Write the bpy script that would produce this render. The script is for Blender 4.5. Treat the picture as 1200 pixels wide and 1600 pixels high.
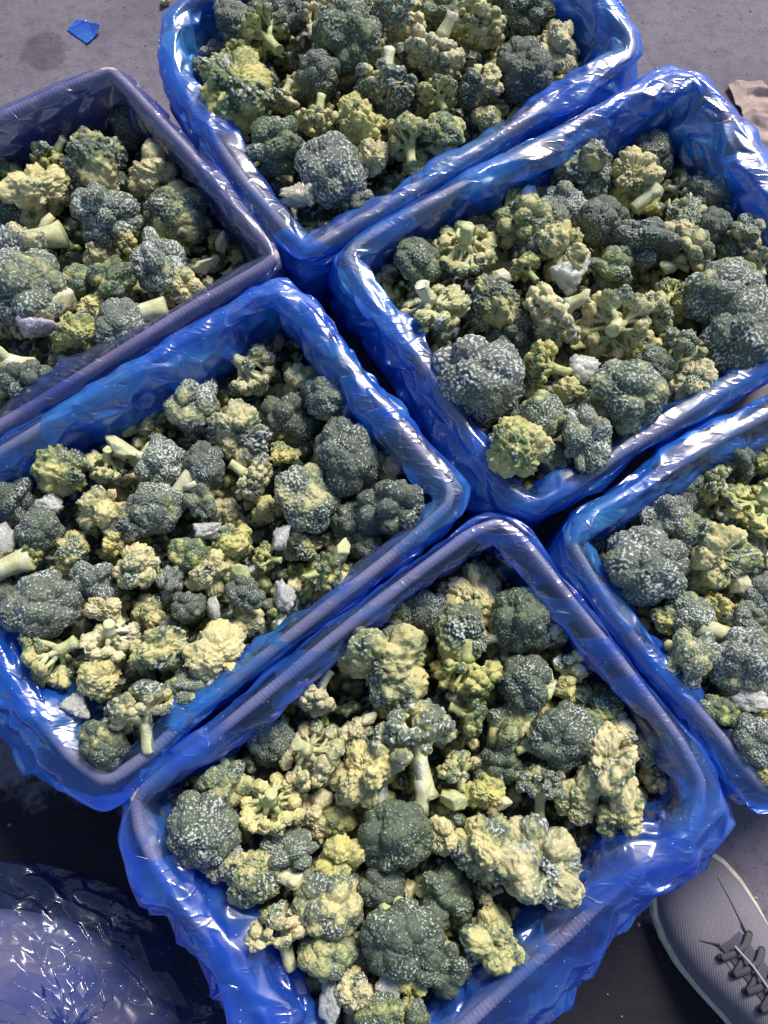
import bpy, bmesh, math, random
import numpy as np
from mathutils import Vector, Matrix, Quaternion
from mathutils.kdtree import KDTree

for _o in list(bpy.data.objects):
    bpy.data.objects.remove(_o)
SC = bpy.context.scene
COL = SC.collection
R = math.radians

# ------------------------------------------------------------------ camera
RIM = 0.18                      # height of the box rims above the floor
CAM = np.array([0.0, 0.0, RIM + 0.75])
FPX = 1203.5                    # focal length in pixels of the 1200 x 1600 photograph
RM = np.array([[0.99982, -0.00202, -0.01902], [-0.00202, 0.97767, -0.21016], [0.01902, 0.21016, 0.97748]])
cam_data = bpy.data.cameras.new('camera')
cam = bpy.data.objects.new('camera', cam_data)
COL.objects.link(cam)
cam.matrix_world = Matrix([[*RM[0], CAM[0]], [*RM[1], CAM[1]], [*RM[2], CAM[2]], [0, 0, 0, 1]])
cam_data.sensor_fit = 'VERTICAL'
cam_data.sensor_height = 32.0
cam_data.sensor_width = 24.0
cam_data.lens = 32.0 * FPX / 1600
cam_data.clip_start = 0.01
cam_data.clip_end = 200
SC.camera = cam

# ------------------------------------------------------------------ light
SUN_EL, SUN_AZ = 42.0, 62.0     # elevation; direction it comes from, degrees from +x towards +y
world = bpy.data.worlds.new('World')
SC.world = world
world.use_nodes = True
wn = world.node_tree
sky = wn.nodes.new('ShaderNodeTexSky')
sky.sky_type = 'NISHITA'
sky.sun_disc = False
sky.sun_elevation = R(SUN_EL)
sky.sun_rotation = R(90 - SUN_AZ)
wn.links.new(sky.outputs[0], wn.nodes['Background'].inputs['Color'])
wn.nodes['Background'].inputs['Strength'].default_value = 0.085
sun_data = bpy.data.lights.new('sun', 'SUN')
sun_data.energy = 3.5
sun_data.angle = R(19)
sun_data.color = (1.0, 0.93, 0.83)
sun = bpy.data.objects.new('sun', sun_data)
COL.objects.link(sun)
_d = Vector((math.cos(R(SUN_EL)) * math.cos(R(SUN_AZ)), math.cos(R(SUN_EL)) * math.sin(R(SUN_AZ)), math.sin(R(SUN_EL))))
sun.rotation_euler = _d.to_track_quat('Z', 'Y').to_euler()
sun.location = _d * 3
SC.view_settings.view_transform = 'Standard'
SC.view_settings.look = 'None'
SC.view_settings.gamma = 1
SC.view_settings.exposure = 0.68
SC.cycles.transparent_max_bounces = 24
SC.cycles.max_bounces = 8
SC.cycles.use_denoising = True


def at(px, py, z):
    """point of height z seen at a pixel of the 1200 x 1600 photograph"""
    d = RM @ np.array([(px - 600) / FPX, -(py - 800) / FPX, -1.0])
    k = (z - CAM[2]) / d[2]
    return CAM + d * k


# ------------------------------------------------------------------ helpers
def tag(o, label=None, cat=None, group=None, kind=None):
    if label: o['label'] = label
    if cat: o['category'] = cat
    if group: o['group'] = group
    if kind: o['kind'] = kind
    return o


def mesh(name, V, F, mat, attrs=None, smooth=True):
    """V (n,3); F list of (m,k) index arrays"""
    V = np.asarray(V, dtype=np.float32)
    me = bpy.data.meshes.new(name)
    me.vertices.add(len(V))
    me.vertices.foreach_set('co', V.ravel())
    Fl = [np.asarray(f, dtype=np.int32) for f in (F if isinstance(F, list) else [F]) if len(f)]
    tot = np.concatenate([np.full(len(f), f.shape[1], np.int32) for f in Fl])
    idx = np.concatenate([f.ravel() for f in Fl])
    me.loops.add(len(idx))
    me.loops.foreach_set('vertex_index', idx)
    me.polygons.add(len(tot))
    st = np.concatenate([[0], np.cumsum(tot)[:-1]]).astype(np.int32)
    me.polygons.foreach_set('loop_start', st)
    me.polygons.foreach_set('loop_total', tot)
    me.polygons.foreach_set('use_smooth', np.full(len(tot), smooth))
    for k, a in (attrs or {}).items():
        at_ = me.attributes.new(k, 'FLOAT', 'POINT')
        at_.data.foreach_set('value', np.asarray(a, dtype=np.float32))
    me.update()
    me.validate()
    if mat: me.materials.append(mat)
    return me


def link(name, me, parent=None, loc=None):
    o = bpy.data.objects.new(name, me)
    COL.objects.link(o)
    if parent is not None: o.parent = parent
    if loc is not None: o.location = loc
    return o


def _hash(ix, iy, iz, seed):
    h = (ix * 374761393 + iy * 668265263 + iz * 1274126177 + seed * 974634777) & 0xffffffff
    h = ((h ^ (h >> 13)) * 1274126177) & 0xffffffff
    h = h ^ (h >> 16)
    return (h & 0xffff) / 65535.0


def vn(p, seed=0):
    """value noise -1..1"""
    p = np.asarray(p, dtype=np.float64)
    if p.shape[1] == 2: p = np.c_[p, np.zeros(len(p))]
    i = np.floor(p).astype(np.int64)
    f = p - i
    f = f * f * (3 - 2 * f)
    out = 0
    for dx in (0, 1):
        for dy in (0, 1):
            for dz in (0, 1):
                w = (f[:, 0] if dx else 1 - f[:, 0]) * (f[:, 1] if dy else 1 - f[:, 1]) * (f[:, 2] if dz else 1 - f[:, 2])
                out = out + w * _hash(i[:, 0] + dx, i[:, 1] + dy, i[:, 2] + dz, seed)
    return out * 2 - 1


def fbm(p, seed=0, o=3):
    return sum(vn(np.asarray(p) * 2 ** k, seed + k * 7) / 2 ** k for k in range(o)) / 1.6


_ico = {}
def ico(n):
    if n not in _ico:
        bm = bmesh.new()
        bmesh.ops.create_icosphere(bm, subdivisions=n, radius=1)
        V = np.array([v.co[:] for v in bm.verts])
        F = np.array([[v.index for v in f.verts] for f in bm.faces])
        bm.free()
        _ico[n] = (V / np.linalg.norm(V, axis=1)[:, None], F)
    return _ico[n]


def fib(n, rng, jit=0.3):
    i = np.arange(n) + 0.5
    z = 1 - 2 * i / n
    a = i * 2.399963
    r = np.sqrt(np.maximum(0, 1 - z * z))
    p = np.c_[r * np.cos(a), r * np.sin(a), z] + rng.normal(0, jit / math.sqrt(n), (n, 3)) * 1.6
    return p / np.linalg.norm(p, axis=1)[:, None]


def near(P, Q):
    kd = KDTree(len(Q))
    for i, q in enumerate(Q): kd.insert(q, i)
    kd.balance()
    return np.array([kd.find(p)[2] for p in P])


def tube(P, rad, n=8, cap=True, seed=0, rough=0.0):
    """closed tube along points P with radii rad -> V, [quads, tris]"""
    P = np.asarray(P, float); m = len(P)
    T = np.gradient(P, axis=0); T /= np.linalg.norm(T, axis=1)[:, None] + 1e-9
    ref = np.array([0, 0, 1.0]) if abs(T[0][2]) < 0.8 else np.array([1.0, 0, 0])
    V = []
    a = np.arange(n) / n * 2 * math.pi
    N = ref - T[0] * (ref @ T[0]); N /= np.linalg.norm(N)
    for k in range(m):
        N = N - T[k] * (N @ T[k]); N /= np.linalg.norm(N)
        B = np.cross(T[k], N)
        V.append(P[k] + rad[k] * (np.cos(a)[:, None] * N + np.sin(a)[:, None] * B))
    V = np.concatenate(V)
    if rough:
        nn = V - np.repeat(P, n, axis=0)
        V = V + nn * (fbm(V * 5, seed)[:, None]) * rough
    i = np.arange(m - 1)[:, None] * n + np.arange(n)[None]
    j = np.arange(m - 1)[:, None] * n + (np.arange(n)[None] + 1) % n
    Q = np.stack([i, j, j + n, i + n], -1).reshape(-1, 4)
    tr = []
    if cap:
        V = np.r_[V, [P[0]], [P[-1]]]
        c0, c1 = len(V) - 2, len(V) - 1
        for k in range(n):
            tr.append((c0, (k + 1) % n, k))
            tr.append((c1, (m - 1) * n + k, (m - 1) * n + (k + 1) % n))
    return V, Q, np.array(tr, dtype=int).reshape(-1, 3)


class Acc:
    """collects pieces of one mesh"""
    def __init__(s): s.V = []; s.Q = []; s.T = []; s.A = {}; s.n = 0
    def add(s, V, Q=None, T=None, **attrs):
        V = np.asarray(V)
        if Q is not None and len(Q): s.Q.append(np.asarray(Q) + s.n)
        if T is not None and len(T): s.T.append(np.asarray(T) + s.n)
        s.V.append(V); s.n += len(V)
        for k, v in attrs.items():
            s.A.setdefault(k, []).append(np.broadcast_to(np.asarray(v, float), (len(V),)))
    def done(s, name, mat, smooth=True):
        F = ([np.concatenate(s.Q)] if s.Q else []) + ([np.concatenate(s.T)] if s.T else [])
        return mesh(name, np.concatenate(s.V), F, mat, {k: np.concatenate(v) for k, v in s.A.items()}, smooth)


# ------------------------------------------------------------------ materials
class NT:
    def __init__(s, name):
        s.m = bpy.data.materials.new(name); s.m.use_nodes = True
        s.t = s.m.node_tree; s.t.nodes.clear()
        s.out = s.t.nodes.new('ShaderNodeOutputMaterial')
    def n(s, kind, **kw):
        nd = s.t.nodes.new('ShaderNode' + kind)
        for k, v in kw.items():
            if k.startswith('_'): setattr(nd, k[1:], v)
            else: s.set(nd, k, v)
        return nd
    def set(s, nd, k, v):
        k = k.replace('__', ' ')
        sock = nd.inputs[int(k[1:])] if k[0] == 'i' and k[1:].isdigit() else nd.inputs[k]
        if hasattr(v, 'is_linked') or isinstance(v, bpy.types.NodeSocket): s.t.links.new(v, sock)
        else: sock.default_value = v
    def math(s, op, a, b=0.0, clamp=False):
        nd = s.n('Math', _operation=op, _use_clamp=clamp)
        s.set(nd, 'i0', a); s.set(nd, 'i1', b)
        return nd.outputs[0]
    def mix(s, f, a, b, blend='MIX'):
        nd = s.t.nodes.new('ShaderNodeMix'); nd.data_type = 'RGBA'; nd.blend_type = blend
        for sock, v in ((nd.inputs[0], f), (nd.inputs[6], a), (nd.inputs[7], b)):
            if isinstance(v, bpy.types.NodeSocket): s.t.links.new(v, sock)
            elif isinstance(v, tuple): sock.default_value = (*v, 1) if len(v) == 3 else v
            else: sock.default_value = v
        return nd.outputs[2]
    def ramp(s, v, lo, hi):
        nd = s.n('MapRange', _clamp=True); nd.interpolation_type = 'SMOOTHSTEP'
        s.set(nd, 'i0', v)
        for k, q in ((1, lo), (2, hi)): s.set(nd, 'i%d' % k, q)
        return nd.outputs[0]
    def noise(s, vec, scale, detail=3, rough=0.55, w=None):
        nd = s.t.nodes.new('ShaderNodeTexNoise')
        if w is not None:
            nd.noise_dimensions = '4D'; s.t.links.new(w, nd.inputs['W'])
        s.t.links.new(vec, nd.inputs['Vector'])
        nd.inputs['Scale'].default_value = scale; nd.inputs['Detail'].default_value = detail
        nd.inputs['Roughness'].default_value = rough
        return nd.outputs[0]
    def bump(s, h, strength, dist, normal=None):
        nd = s.t.nodes.new('ShaderNodeBump')
        s.t.links.new(h, nd.inputs['Height']); nd.inputs['Strength'].default_value = strength
        nd.inputs['Distance'].default_value = dist
        if normal is not None: s.t.links.new(normal, nd.inputs['Normal'])
        return nd.outputs[0]
    def end(s, shader):
        s.t.links.new(shader, s.out.inputs['Surface']); return s.m


def attr(t, name):
    nd = t.t.nodes.new('ShaderNodeAttribute'); nd.attribute_name = name
    return nd.outputs['Fac']


def veg_material(name, stalk=False, per_vertex=False):
    """frozen broccoli: object colour = (yellowness, frost, greenness, creaminess)"""
    t = NT(name)
    oi = t.t.nodes.new('ShaderNodeObjectInfo')
    sep = t.t.nodes.new('ShaderNodeSeparateColor'); t.t.links.new(oi.outputs['Color'], sep.inputs[0])
    if per_vertex:
        ye, fr, gr, cr = attr(t, 'ye'), attr(t, 'fr'), attr(t, 'gr'), attr(t, 'cr')
    else:
        ye, fr, gr, cr = sep.outputs[0], sep.outputs[1], sep.outputs[2], oi.outputs['Alpha']
    w = t.math('MULTIPLY', oi.outputs['Random'], 37.0)
    co = t.t.nodes.new('ShaderNodeTexCoord').outputs['Object']
    big = t.noise(co, 55.0 if per_vertex else 1.3, 3, 0.6, w)
    mid = t.noise(co, 160.0 if per_vertex else 5.0, 3, 0.6, w)
    fine = t.noise(co, 700.0 if per_vertex else 22.0, 2, 0.6, w)
    outer, tip = attr(t, 'outer'), attr(t, 'tip')
    # bud colour
    green = t.mix(t.math('MULTIPLY', gr, t.ramp(mid, 0.3, 0.7)), (0.024, 0.036, 0.027), (0.095, 0.160, 0.032))
    green = t.mix(t.ramp(fine, 0.35, 0.7), green, t.mix(0.5, green, (0.11, 0.16, 0.075)))
    yel = t.mix(cr, (0.78, 0.68, 0.18), (0.92, 0.79, 0.50))
    yel = t.mix(t.ramp(mid, 0.35, 0.75), yel, t.mix(0.4, yel, (0.33, 0.40, 0.12)))
    # buds are paler than the little stems between them
    yel = t.mix(t.ramp(tip, 0.10, 0.62), t.mix(0.6, yel, t.mix(cr, (0.30, 0.29, 0.05), (0.40, 0.31, 0.12))), yel)
    pale = t.mix(cr, (0.50, 0.56, 0.20), (0.66, 0.64, 0.36))
    if stalk:
        mp = t.t.nodes.new('ShaderNodeMapping'); t.t.links.new(co, mp.inputs['Vector']); mp.inputs['Scale'].default_value = (1, 1, 0.15)
        st = t.noise(mp.outputs[0], 16.0, 3, 0.6, w)
        base = t.mix(t.ramp(mid, 0.35, 0.75), pale, t.mix(0.6, pale, (0.30, 0.38, 0.12)))
        base = t.mix(t.math('MULTIPLY', t.ramp(st, 0.42, 0.68), 0.65), base, t.mix(cr, (0.30, 0.34, 0.12), (0.46, 0.36, 0.22)))
        base = t.mix(t.math('MULTIPLY', t.ramp(fine, 0.62, 0.75), 0.5), base, (0.25, 0.19, 0.09))
    else:
        # yellowed / thawed patches: real colour areas, patch size set by yellowness
        s_ = t.math('ADD', t.math('MULTIPLY', t.math('SUBTRACT', big, 0.5), 3.0), t.math('MULTIPLY', t.math('SUBTRACT', 0.75, outer), 0.62))
        s_ = t.math('ADD', s_, t.math('MULTIPLY', t.math('SUBTRACT', mid, 0.5), 0.9))
        s_ = t.math('ADD', s_, t.math('MULTIPLY', t.math('SUBTRACT', fine, 0.5), 0.5))
        s_ = t.math('ADD', s_, t.math('SUBTRACT', t.math('MULTIPLY', ye, 1.35), 0.68))
        olive = t.mix(gr, (0.115, 0.120, 0.050), (0.20, 0.26, 0.055))
        base = t.mix(t.ramp(s_, -0.12, 0.10), green, olive)
        base = t.mix(t.ramp(s_, 0.06, 0.34), base, t.mix(cr, (0.46, 0.43, 0.13), (0.50, 0.44, 0.24)))
        base = t.mix(t.ramp(s_, 0.34, 0.80), base, yel)
    # frost: white rime on the bud tips and in powdery patches
    fz = t.math('ADD', t.math('MULTIPLY', t.math('SUBTRACT', big, 0.5), -2.0), t.math('MULTIPLY', t.math('SUBTRACT', fine, 0.5), 0.9))
    fz = t.math('ADD', fz, t.math('MULTIPLY', t.math('SUBTRACT', mid, 0.5), 0.8))
    fz = t.math('ADD', fz, t.math('ADD', t.math('MULTIPLY', tip, 1.5), 0.08 if stalk else 0.0))
    fm = t.ramp(t.math('ADD', fz, t.math('SUBTRACT', t.math('MULTIPLY', fr, 0.62), 1.18)), -0.20, 0.50)
    dust = t.math('MULTIPLY', t.ramp(t.math('ADD', big, t.math('MULTIPLY', t.math('SUBTRACT', fr, 0.5), 0.6)), 0.30, 0.75), 0.10)
    base = t.mix(dust, base, (0.56, 0.60, 0.62))
    base = t.mix(t.math('MULTIPLY', fm, 0.86), base, t.mix(0.20, (0.78, 0.81, 0.84), base))
    base = t.mix(t.math('MULTIPLY', t.ramp(t.noise(co, 1600.0 if per_vertex else 48.0, 2, 0.6, w), 0.58, 0.70), t.math('ADD', 0.10, t.math('MULTIPLY', fr, 0.34))), base, (0.80, 0.83, 0.85))
    p = t.t.nodes.new('ShaderNodeBsdfPrincipled')
    t.t.links.new(base, p.inputs['Base Color'])
    t.set(p, 'Roughness', t.math('SUBTRACT', 0.58, t.math('MULTIPLY', t.ramp(fine, 0.45, 0.6), 0.32)))
    p.inputs['Specular IOR Level'].default_value = 0.5
    grain = t.noise(co, 1600.0 if per_vertex else 48.0, 2, 0.6, w)
    h = t.math('ADD', t.math('ADD', t.math('MULTIPLY', fine, 0.8), t.math('MULTIPLY', grain, 0.65)), t.math('MULTIPLY', fm, 0.25))
    t.t.links.new(t.bump(h, 0.35, 0.0010 if per_vertex else 0.035), p.inputs['Normal'])
    return t.end(p.outputs[0])


def ice_material():
    t = NT('frozen_ice')
    oi = t.t.nodes.new('ShaderNodeObjectInfo')
    sep = t.t.nodes.new('ShaderNodeSeparateColor'); t.t.links.new(oi.outputs['Color'], sep.inputs[0])
    co = t.t.nodes.new('ShaderNodeTexCoord').outputs['Object']
    w = t.math('MULTIPLY', oi.outputs['Random'], 37.0)
    mid = t.noise(co, 3.0, 4, 0.6, w); fine = t.noise(co, 15.0, 3, 0.6, w)
    base = t.mix(sep.outputs[0], (0.80, 0.83, 0.80), (0.80, 0.74, 0.50))
    base = t.mix(sep.outputs[2], base, (0.60, 0.55, 0.72))
    base = t.mix(t.ramp(mid, 0.5, 0.72), base, (0.78, 0.82, 0.84))
    base = t.mix(t.math('MULTIPLY', t.ramp(fine, 0.58, 0.75), 0.4), base, (0.60, 0.62, 0.42))
    p = t.t.nodes.new('ShaderNodeBsdfPrincipled')
    t.t.links.new(base, p.inputs['Base Color'])
    t.set(p, 'Roughness', t.math('ADD', 0.12, t.math('MULTIPLY', t.ramp(fine, 0.4, 0.6), 0.35)))
    p.inputs['IOR'].default_value = 1.31
    p.inputs['Subsurface Weight'].default_value = 0.6
    p.inputs['Subsurface Radius'].default_value = (0.8, 0.9, 1.0)
    p.inputs['Subsurface Scale'].default_value = 0.012
    t.set(p, 'Transmission Weight', t.math('MULTIPLY', t.math('SUBTRACT', 1.0, t.ramp(mid, 0.40, 0.62)), 0.22))
    p.inputs['Coat Weight'].default_value = 0.5
    p.inputs['Coat Roughness'].default_value = 0.1
    t.t.links.new(t.bump(t.math('ADD', mid, t.math('MULTIPLY', fine, 0.5)), 0.7, 0.09), p.inputs['Normal'])
    return t.end(p.outputs[0])


def film_material(name, single=(0.62, 0.68, 0.90), double=(0.10, 0.40, 0.98), dens=0.04, dens2=0.58, blue=((0.008, 0.17, 0.90), (0.06, 0.42, 1.0)), gloss=1.0, thr=0.52):
    """clear blue polythene: one layer is nearly clear, doubled or bunched film is deep blue"""
    t = NT(name)
    co = t.t.nodes.new('ShaderNodeTexCoord').outputs['Object']
    big = t.noise(co, 14.0, 3, 0.6)
    wr = t.noise(co, 60.0, 2, 0.5)
    wv = t.t.nodes.new('ShaderNodeMapping'); t.t.links.new(co, wv.inputs['Vector'])
    wv.inputs['Rotation'].default_value = (0.3, 0.5, 0.9); wv.inputs['Scale'].default_value = (1.0, 2.2, 1.3)
    pn = t.noise(wv.outputs[0], 17.0, 1.5, 0.45)
    # patches where the film lies double: straight-edged cells
    wd = t.t.nodes.new('ShaderNodeVectorMath'); wd.operation = 'ADD'
    nz = t.t.nodes.new('ShaderNodeTexNoise'); t.t.links.new(co, nz.inputs['Vector']); nz.inputs['Scale'].default_value = 9; nz.inputs['Detail'].default_value = 1
    sc_ = t.t.nodes.new('ShaderNodeVectorMath'); sc_.operation = 'SCALE'; t.t.links.new(nz.outputs['Color'], sc_.inputs[0]); sc_.inputs['Scale'].default_value = 0.06
    t.t.links.new(wv.outputs[0], wd.inputs[0]); t.t.links.new(sc_.outputs[0], wd.inputs[1])
    ce = t.t.nodes.new('ShaderNodeTexVoronoi'); t.t.links.new(wd.outputs[0], ce.inputs['Vector']); ce.inputs['Scale'].default_value = 17
    ces = t.t.nodes.new('ShaderNodeSeparateColor'); t.t.links.new(ce.outputs['Color'], ces.inputs[0])
    lv = t.math('ADD', t.math('ADD', t.math('MULTIPLY', pn, 0.40), t.math('MULTIPLY', ces.outputs[0], 0.30)), t.math('MULTIPLY', attr(t, 'layers'), 0.55))
    lay = t.ramp(lv, thr - 0.12, thr + 0.24)
    # fine creases
    rn = t.noise(wv.outputs[0], 46.0, 1, 0.5)
    ridge = t.math('POWER', t.math('SUBTRACT', 1.0, t.math('ABSOLUTE', t.math('MULTIPLY', t.math('SUBTRACT', rn, 0.5), 7.0)), True), 2.0)
    pat = t.ramp(t.noise(co, 24.0, 1, 0.5), 0.40, 0.58)
    h = t.math('ADD', t.math('MULTIPLY', wr, 0.07), t.math('MULTIPLY', t.math('MULTIPLY', ridge, pat), 0.07))
    h = t.math('ADD', h, t.math('MULTIPLY', lay, 0.04))
    nrm = t.bump(h, 0.6, 0.008)
    sp = t.t.nodes.new('ShaderNodeTexVoronoi'); t.t.links.new(co, sp.inputs['Vector']); sp.inputs['Scale'].default_value = 260
    rnd = t.t.nodes.new('ShaderNodeSeparateColor'); t.t.links.new(sp.outputs['Color'], rnd.inputs[0])
    dot = t.math('MULTIPLY', t.math('LESS_THAN', sp.outputs['Distance'], 0.15), t.math('GREATER_THAN', rnd.outputs[0], 0.93))
    tr = t.n('BsdfTransparent'); t.set(tr, 'Color', t.mix(lay, single, double))
    bluec = t.mix(dot, t.mix(t.ramp(big, 0.35, 0.7), *blue), (0.75, 0.85, 1.0))
    df = t.n('BsdfDiffuse'); t.set(df, 'Color', bluec); t.t.links.new(nrm, df.inputs['Normal'])
    tl = t.n('BsdfTranslucent'); t.set(tl, 'Color', bluec); t.t.links.new(nrm, tl.inputs['Normal'])
    m1 = t.n('MixShader', Fac=0.55); t.t.links.new(df.outputs[0], m1.inputs[1]); t.t.links.new(tl.outputs[0], m1.inputs[2])
    dn = t.math('ADD', t.math('ADD', dens, t.math('MULTIPLY', lay, dens2 - dens)), t.math('MULTIPLY', dot, 0.6), True)
    m2 = t.n('MixShader', Fac=dn); t.t.links.new(tr.outputs[0], m2.inputs[1]); t.t.links.new(m1.outputs[0], m2.inputs[2])
    gla = t.n('BsdfGlossy', Roughness=0.10); glb = t.n('BsdfGlossy', Roughness=0.34)
    for g_ in (gla, glb): g_.inputs['Color'].default_value = (1, 1, 1, 1); t.t.links.new(nrm, g_.inputs['Normal'])
    gl = t.n('MixShader', Fac=0.5); t.t.links.new(gla.outputs[0], gl.inputs[1]); t.t.links.new(glb.outputs[0], gl.inputs[2])
    lw = t.t.nodes.new('ShaderNodeLayerWeight'); lw.inputs['Blend'].default_value = 0.5; t.t.links.new(nrm, lw.inputs['Normal'])
    ff = t.math('ADD', 0.105 * gloss, t.math('MULTIPLY', t.math('POWER', lw.outputs['Facing'], 4.0), 0.45 * gloss), True)
    m3 = t.n('MixShader', Fac=ff); t.t.links.new(m2.outputs[0], m3.inputs[1]); t.t.links.new(gl.outputs[0], m3.inputs[2])
    return t.end(m3.outputs[0])


def card_material():
    t = NT('cardboard')
    co = t.t.nodes.new('ShaderNodeTexCoord').outputs['Object']
    a = t.noise(co, 9.0, 4, 0.6); b = t.noise(co, 300.0, 2, 0.5)
    base = t.mix(t.ramp(a, 0.3, 0.7), (0.33, 0.26, 0.25), (0.46, 0.38, 0.37))
    base = t.mix(t.math('MULTIPLY', t.ramp(b, 0.4, 0.7), 0.35), base, (0.38, 0.27, 0.22))
    p = t.t.nodes.new('ShaderNodeBsdfPrincipled'); t.t.links.new(base, p.inputs['Base Color']); p.inputs['Roughness'].default_value = 0.75
    t.t.links.new(t.bump(b, 0.3, 0.0006), p.inputs['Normal'])
    return t.end(p.outputs[0])


def floor_material():
    t = NT('concrete')
    co = t.t.nodes.new('ShaderNodeTexCoord').outputs['Object']
    a = t.noise(co, 5.0, 5, 0.6); b = t.noise(co, 60.0, 5, 0.65); c = t.noise(co, 420.0, 3, 0.6); e = t.noise(co, 16.0, 4, 0.7)
    base = t.mix(t.ramp(a, 0.3, 0.7), (0.125, 0.110, 0.145), (0.190, 0.170, 0.212))
    base = t.mix(t.math('MULTIPLY', t.ramp(b, 0.42, 0.7), 0.55), base, (0.085, 0.078, 0.095))
    base = t.mix(t.math('MULTIPLY', t.ramp(c, 0.55, 0.72), 0.45), base, (0.29, 0.27, 0.31))
    pit = t.noise(co, 150.0, 2, 0.5)
    base = t.mix(t.math('MULTIPLY', t.ramp(pit, 0.64, 0.70), 0.6), base, (0.055, 0.05, 0.06))
    scr = t.noise(co, 2.2, 6, 0.75)
    base = t.mix(t.math('MULTIPLY', t.ramp(scr, 0.52, 0.62), 0.35), base, (0.215, 0.20, 0.235))
    # front strip: mostly painted-in shade plus some wetness; small stain elsewhere
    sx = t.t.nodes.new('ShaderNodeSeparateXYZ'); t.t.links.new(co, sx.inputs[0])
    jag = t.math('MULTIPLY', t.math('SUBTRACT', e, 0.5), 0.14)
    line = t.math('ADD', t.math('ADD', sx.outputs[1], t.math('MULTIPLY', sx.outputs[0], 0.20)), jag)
    wet_shade = t.math('SUBTRACT', 1.0, t.ramp(line, -0.215, -0.185))
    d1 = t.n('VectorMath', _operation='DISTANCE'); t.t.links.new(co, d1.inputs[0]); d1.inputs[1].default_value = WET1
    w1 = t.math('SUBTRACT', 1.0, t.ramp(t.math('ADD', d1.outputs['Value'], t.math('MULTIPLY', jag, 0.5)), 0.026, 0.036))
    shade_stain = t.math('MAXIMUM', wet_shade, t.math('MULTIPLY', w1, 0.42))
    base = t.mix(t.math('MULTIPLY', shade_stain, 0.93), base, (0.012, 0.011, 0.015))
    p = t.t.nodes.new('ShaderNodeBsdfPrincipled'); t.t.links.new(base, p.inputs['Base Color'])
    t.set(p, 'Roughness', t.math('SUBTRACT', 0.85, t.math('MULTIPLY', wet_shade, t.math('MULTIPLY', t.ramp(b, 0.3, 0.7), 0.25))))
    t.set(p, 'Specular IOR Level', t.math('SUBTRACT', 0.35, t.math('MULTIPLY', wet_shade, 0.25)))
    h = t.math('ADD', t.math('MULTIPLY', b, 0.7), t.math('MULTIPLY', c, 0.4))
    t.t.links.new(t.bump(h, 0.5, 0.004), p.inputs['Normal'])
    return t.end(p.outputs[0])


def plain(name, col, rough=0.6, nscale=200.0, var=0.3, bump=0.3, bd=0.001, wave=None):
    t = NT(name)
    co = t.t.nodes.new('ShaderNodeTexCoord').outputs['Object']
    a = t.noise(co, nscale, 3, 0.6)
    base = t.mix(t.ramp(a, 0.3, 0.7), tuple(c * (1 - var) for c in col), col)
    h = a
    if wave:
        wv = t.t.nodes.new('ShaderNodeTexWave'); wv.wave_type = 'BANDS'; wv.bands_direction = wave[0]
        t.t.links.new(co, wv.inputs['Vector']); wv.inputs['Scale'].default_value = wave[1]; wv.inputs['Distortion'].default_value = wave[2]
        base = t.mix(wv.outputs['Fac'], tuple(c * 0.62 for c in col), base)
        h = wv.outputs['Fac']
    p = t.t.nodes.new('ShaderNodeBsdfPrincipled'); t.t.links.new(base, p.inputs['Base Color']); p.inputs['Roughness'].default_value = rough
    t.t.links.new(t.bump(h, bump, bd), p.inputs['Normal'])
    return t.end(p.outputs[0])


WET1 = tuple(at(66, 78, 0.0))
M_CROWN = veg_material('broccoli_crown')
M_STALK = veg_material('broccoli_stalk', stalk=True)
M_CRUMB = veg_material('broccoli_crumbs', per_vertex=True)
M_ICE = ice_material()
M_FILM = film_material('blue_film')
M_CARD = card_material()
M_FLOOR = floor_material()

# ------------------------------------------------------------------ the floor
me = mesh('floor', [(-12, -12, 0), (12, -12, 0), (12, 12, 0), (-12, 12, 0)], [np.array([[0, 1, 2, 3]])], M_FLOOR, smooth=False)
tag(link('floor', me), kind='structure')

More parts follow.
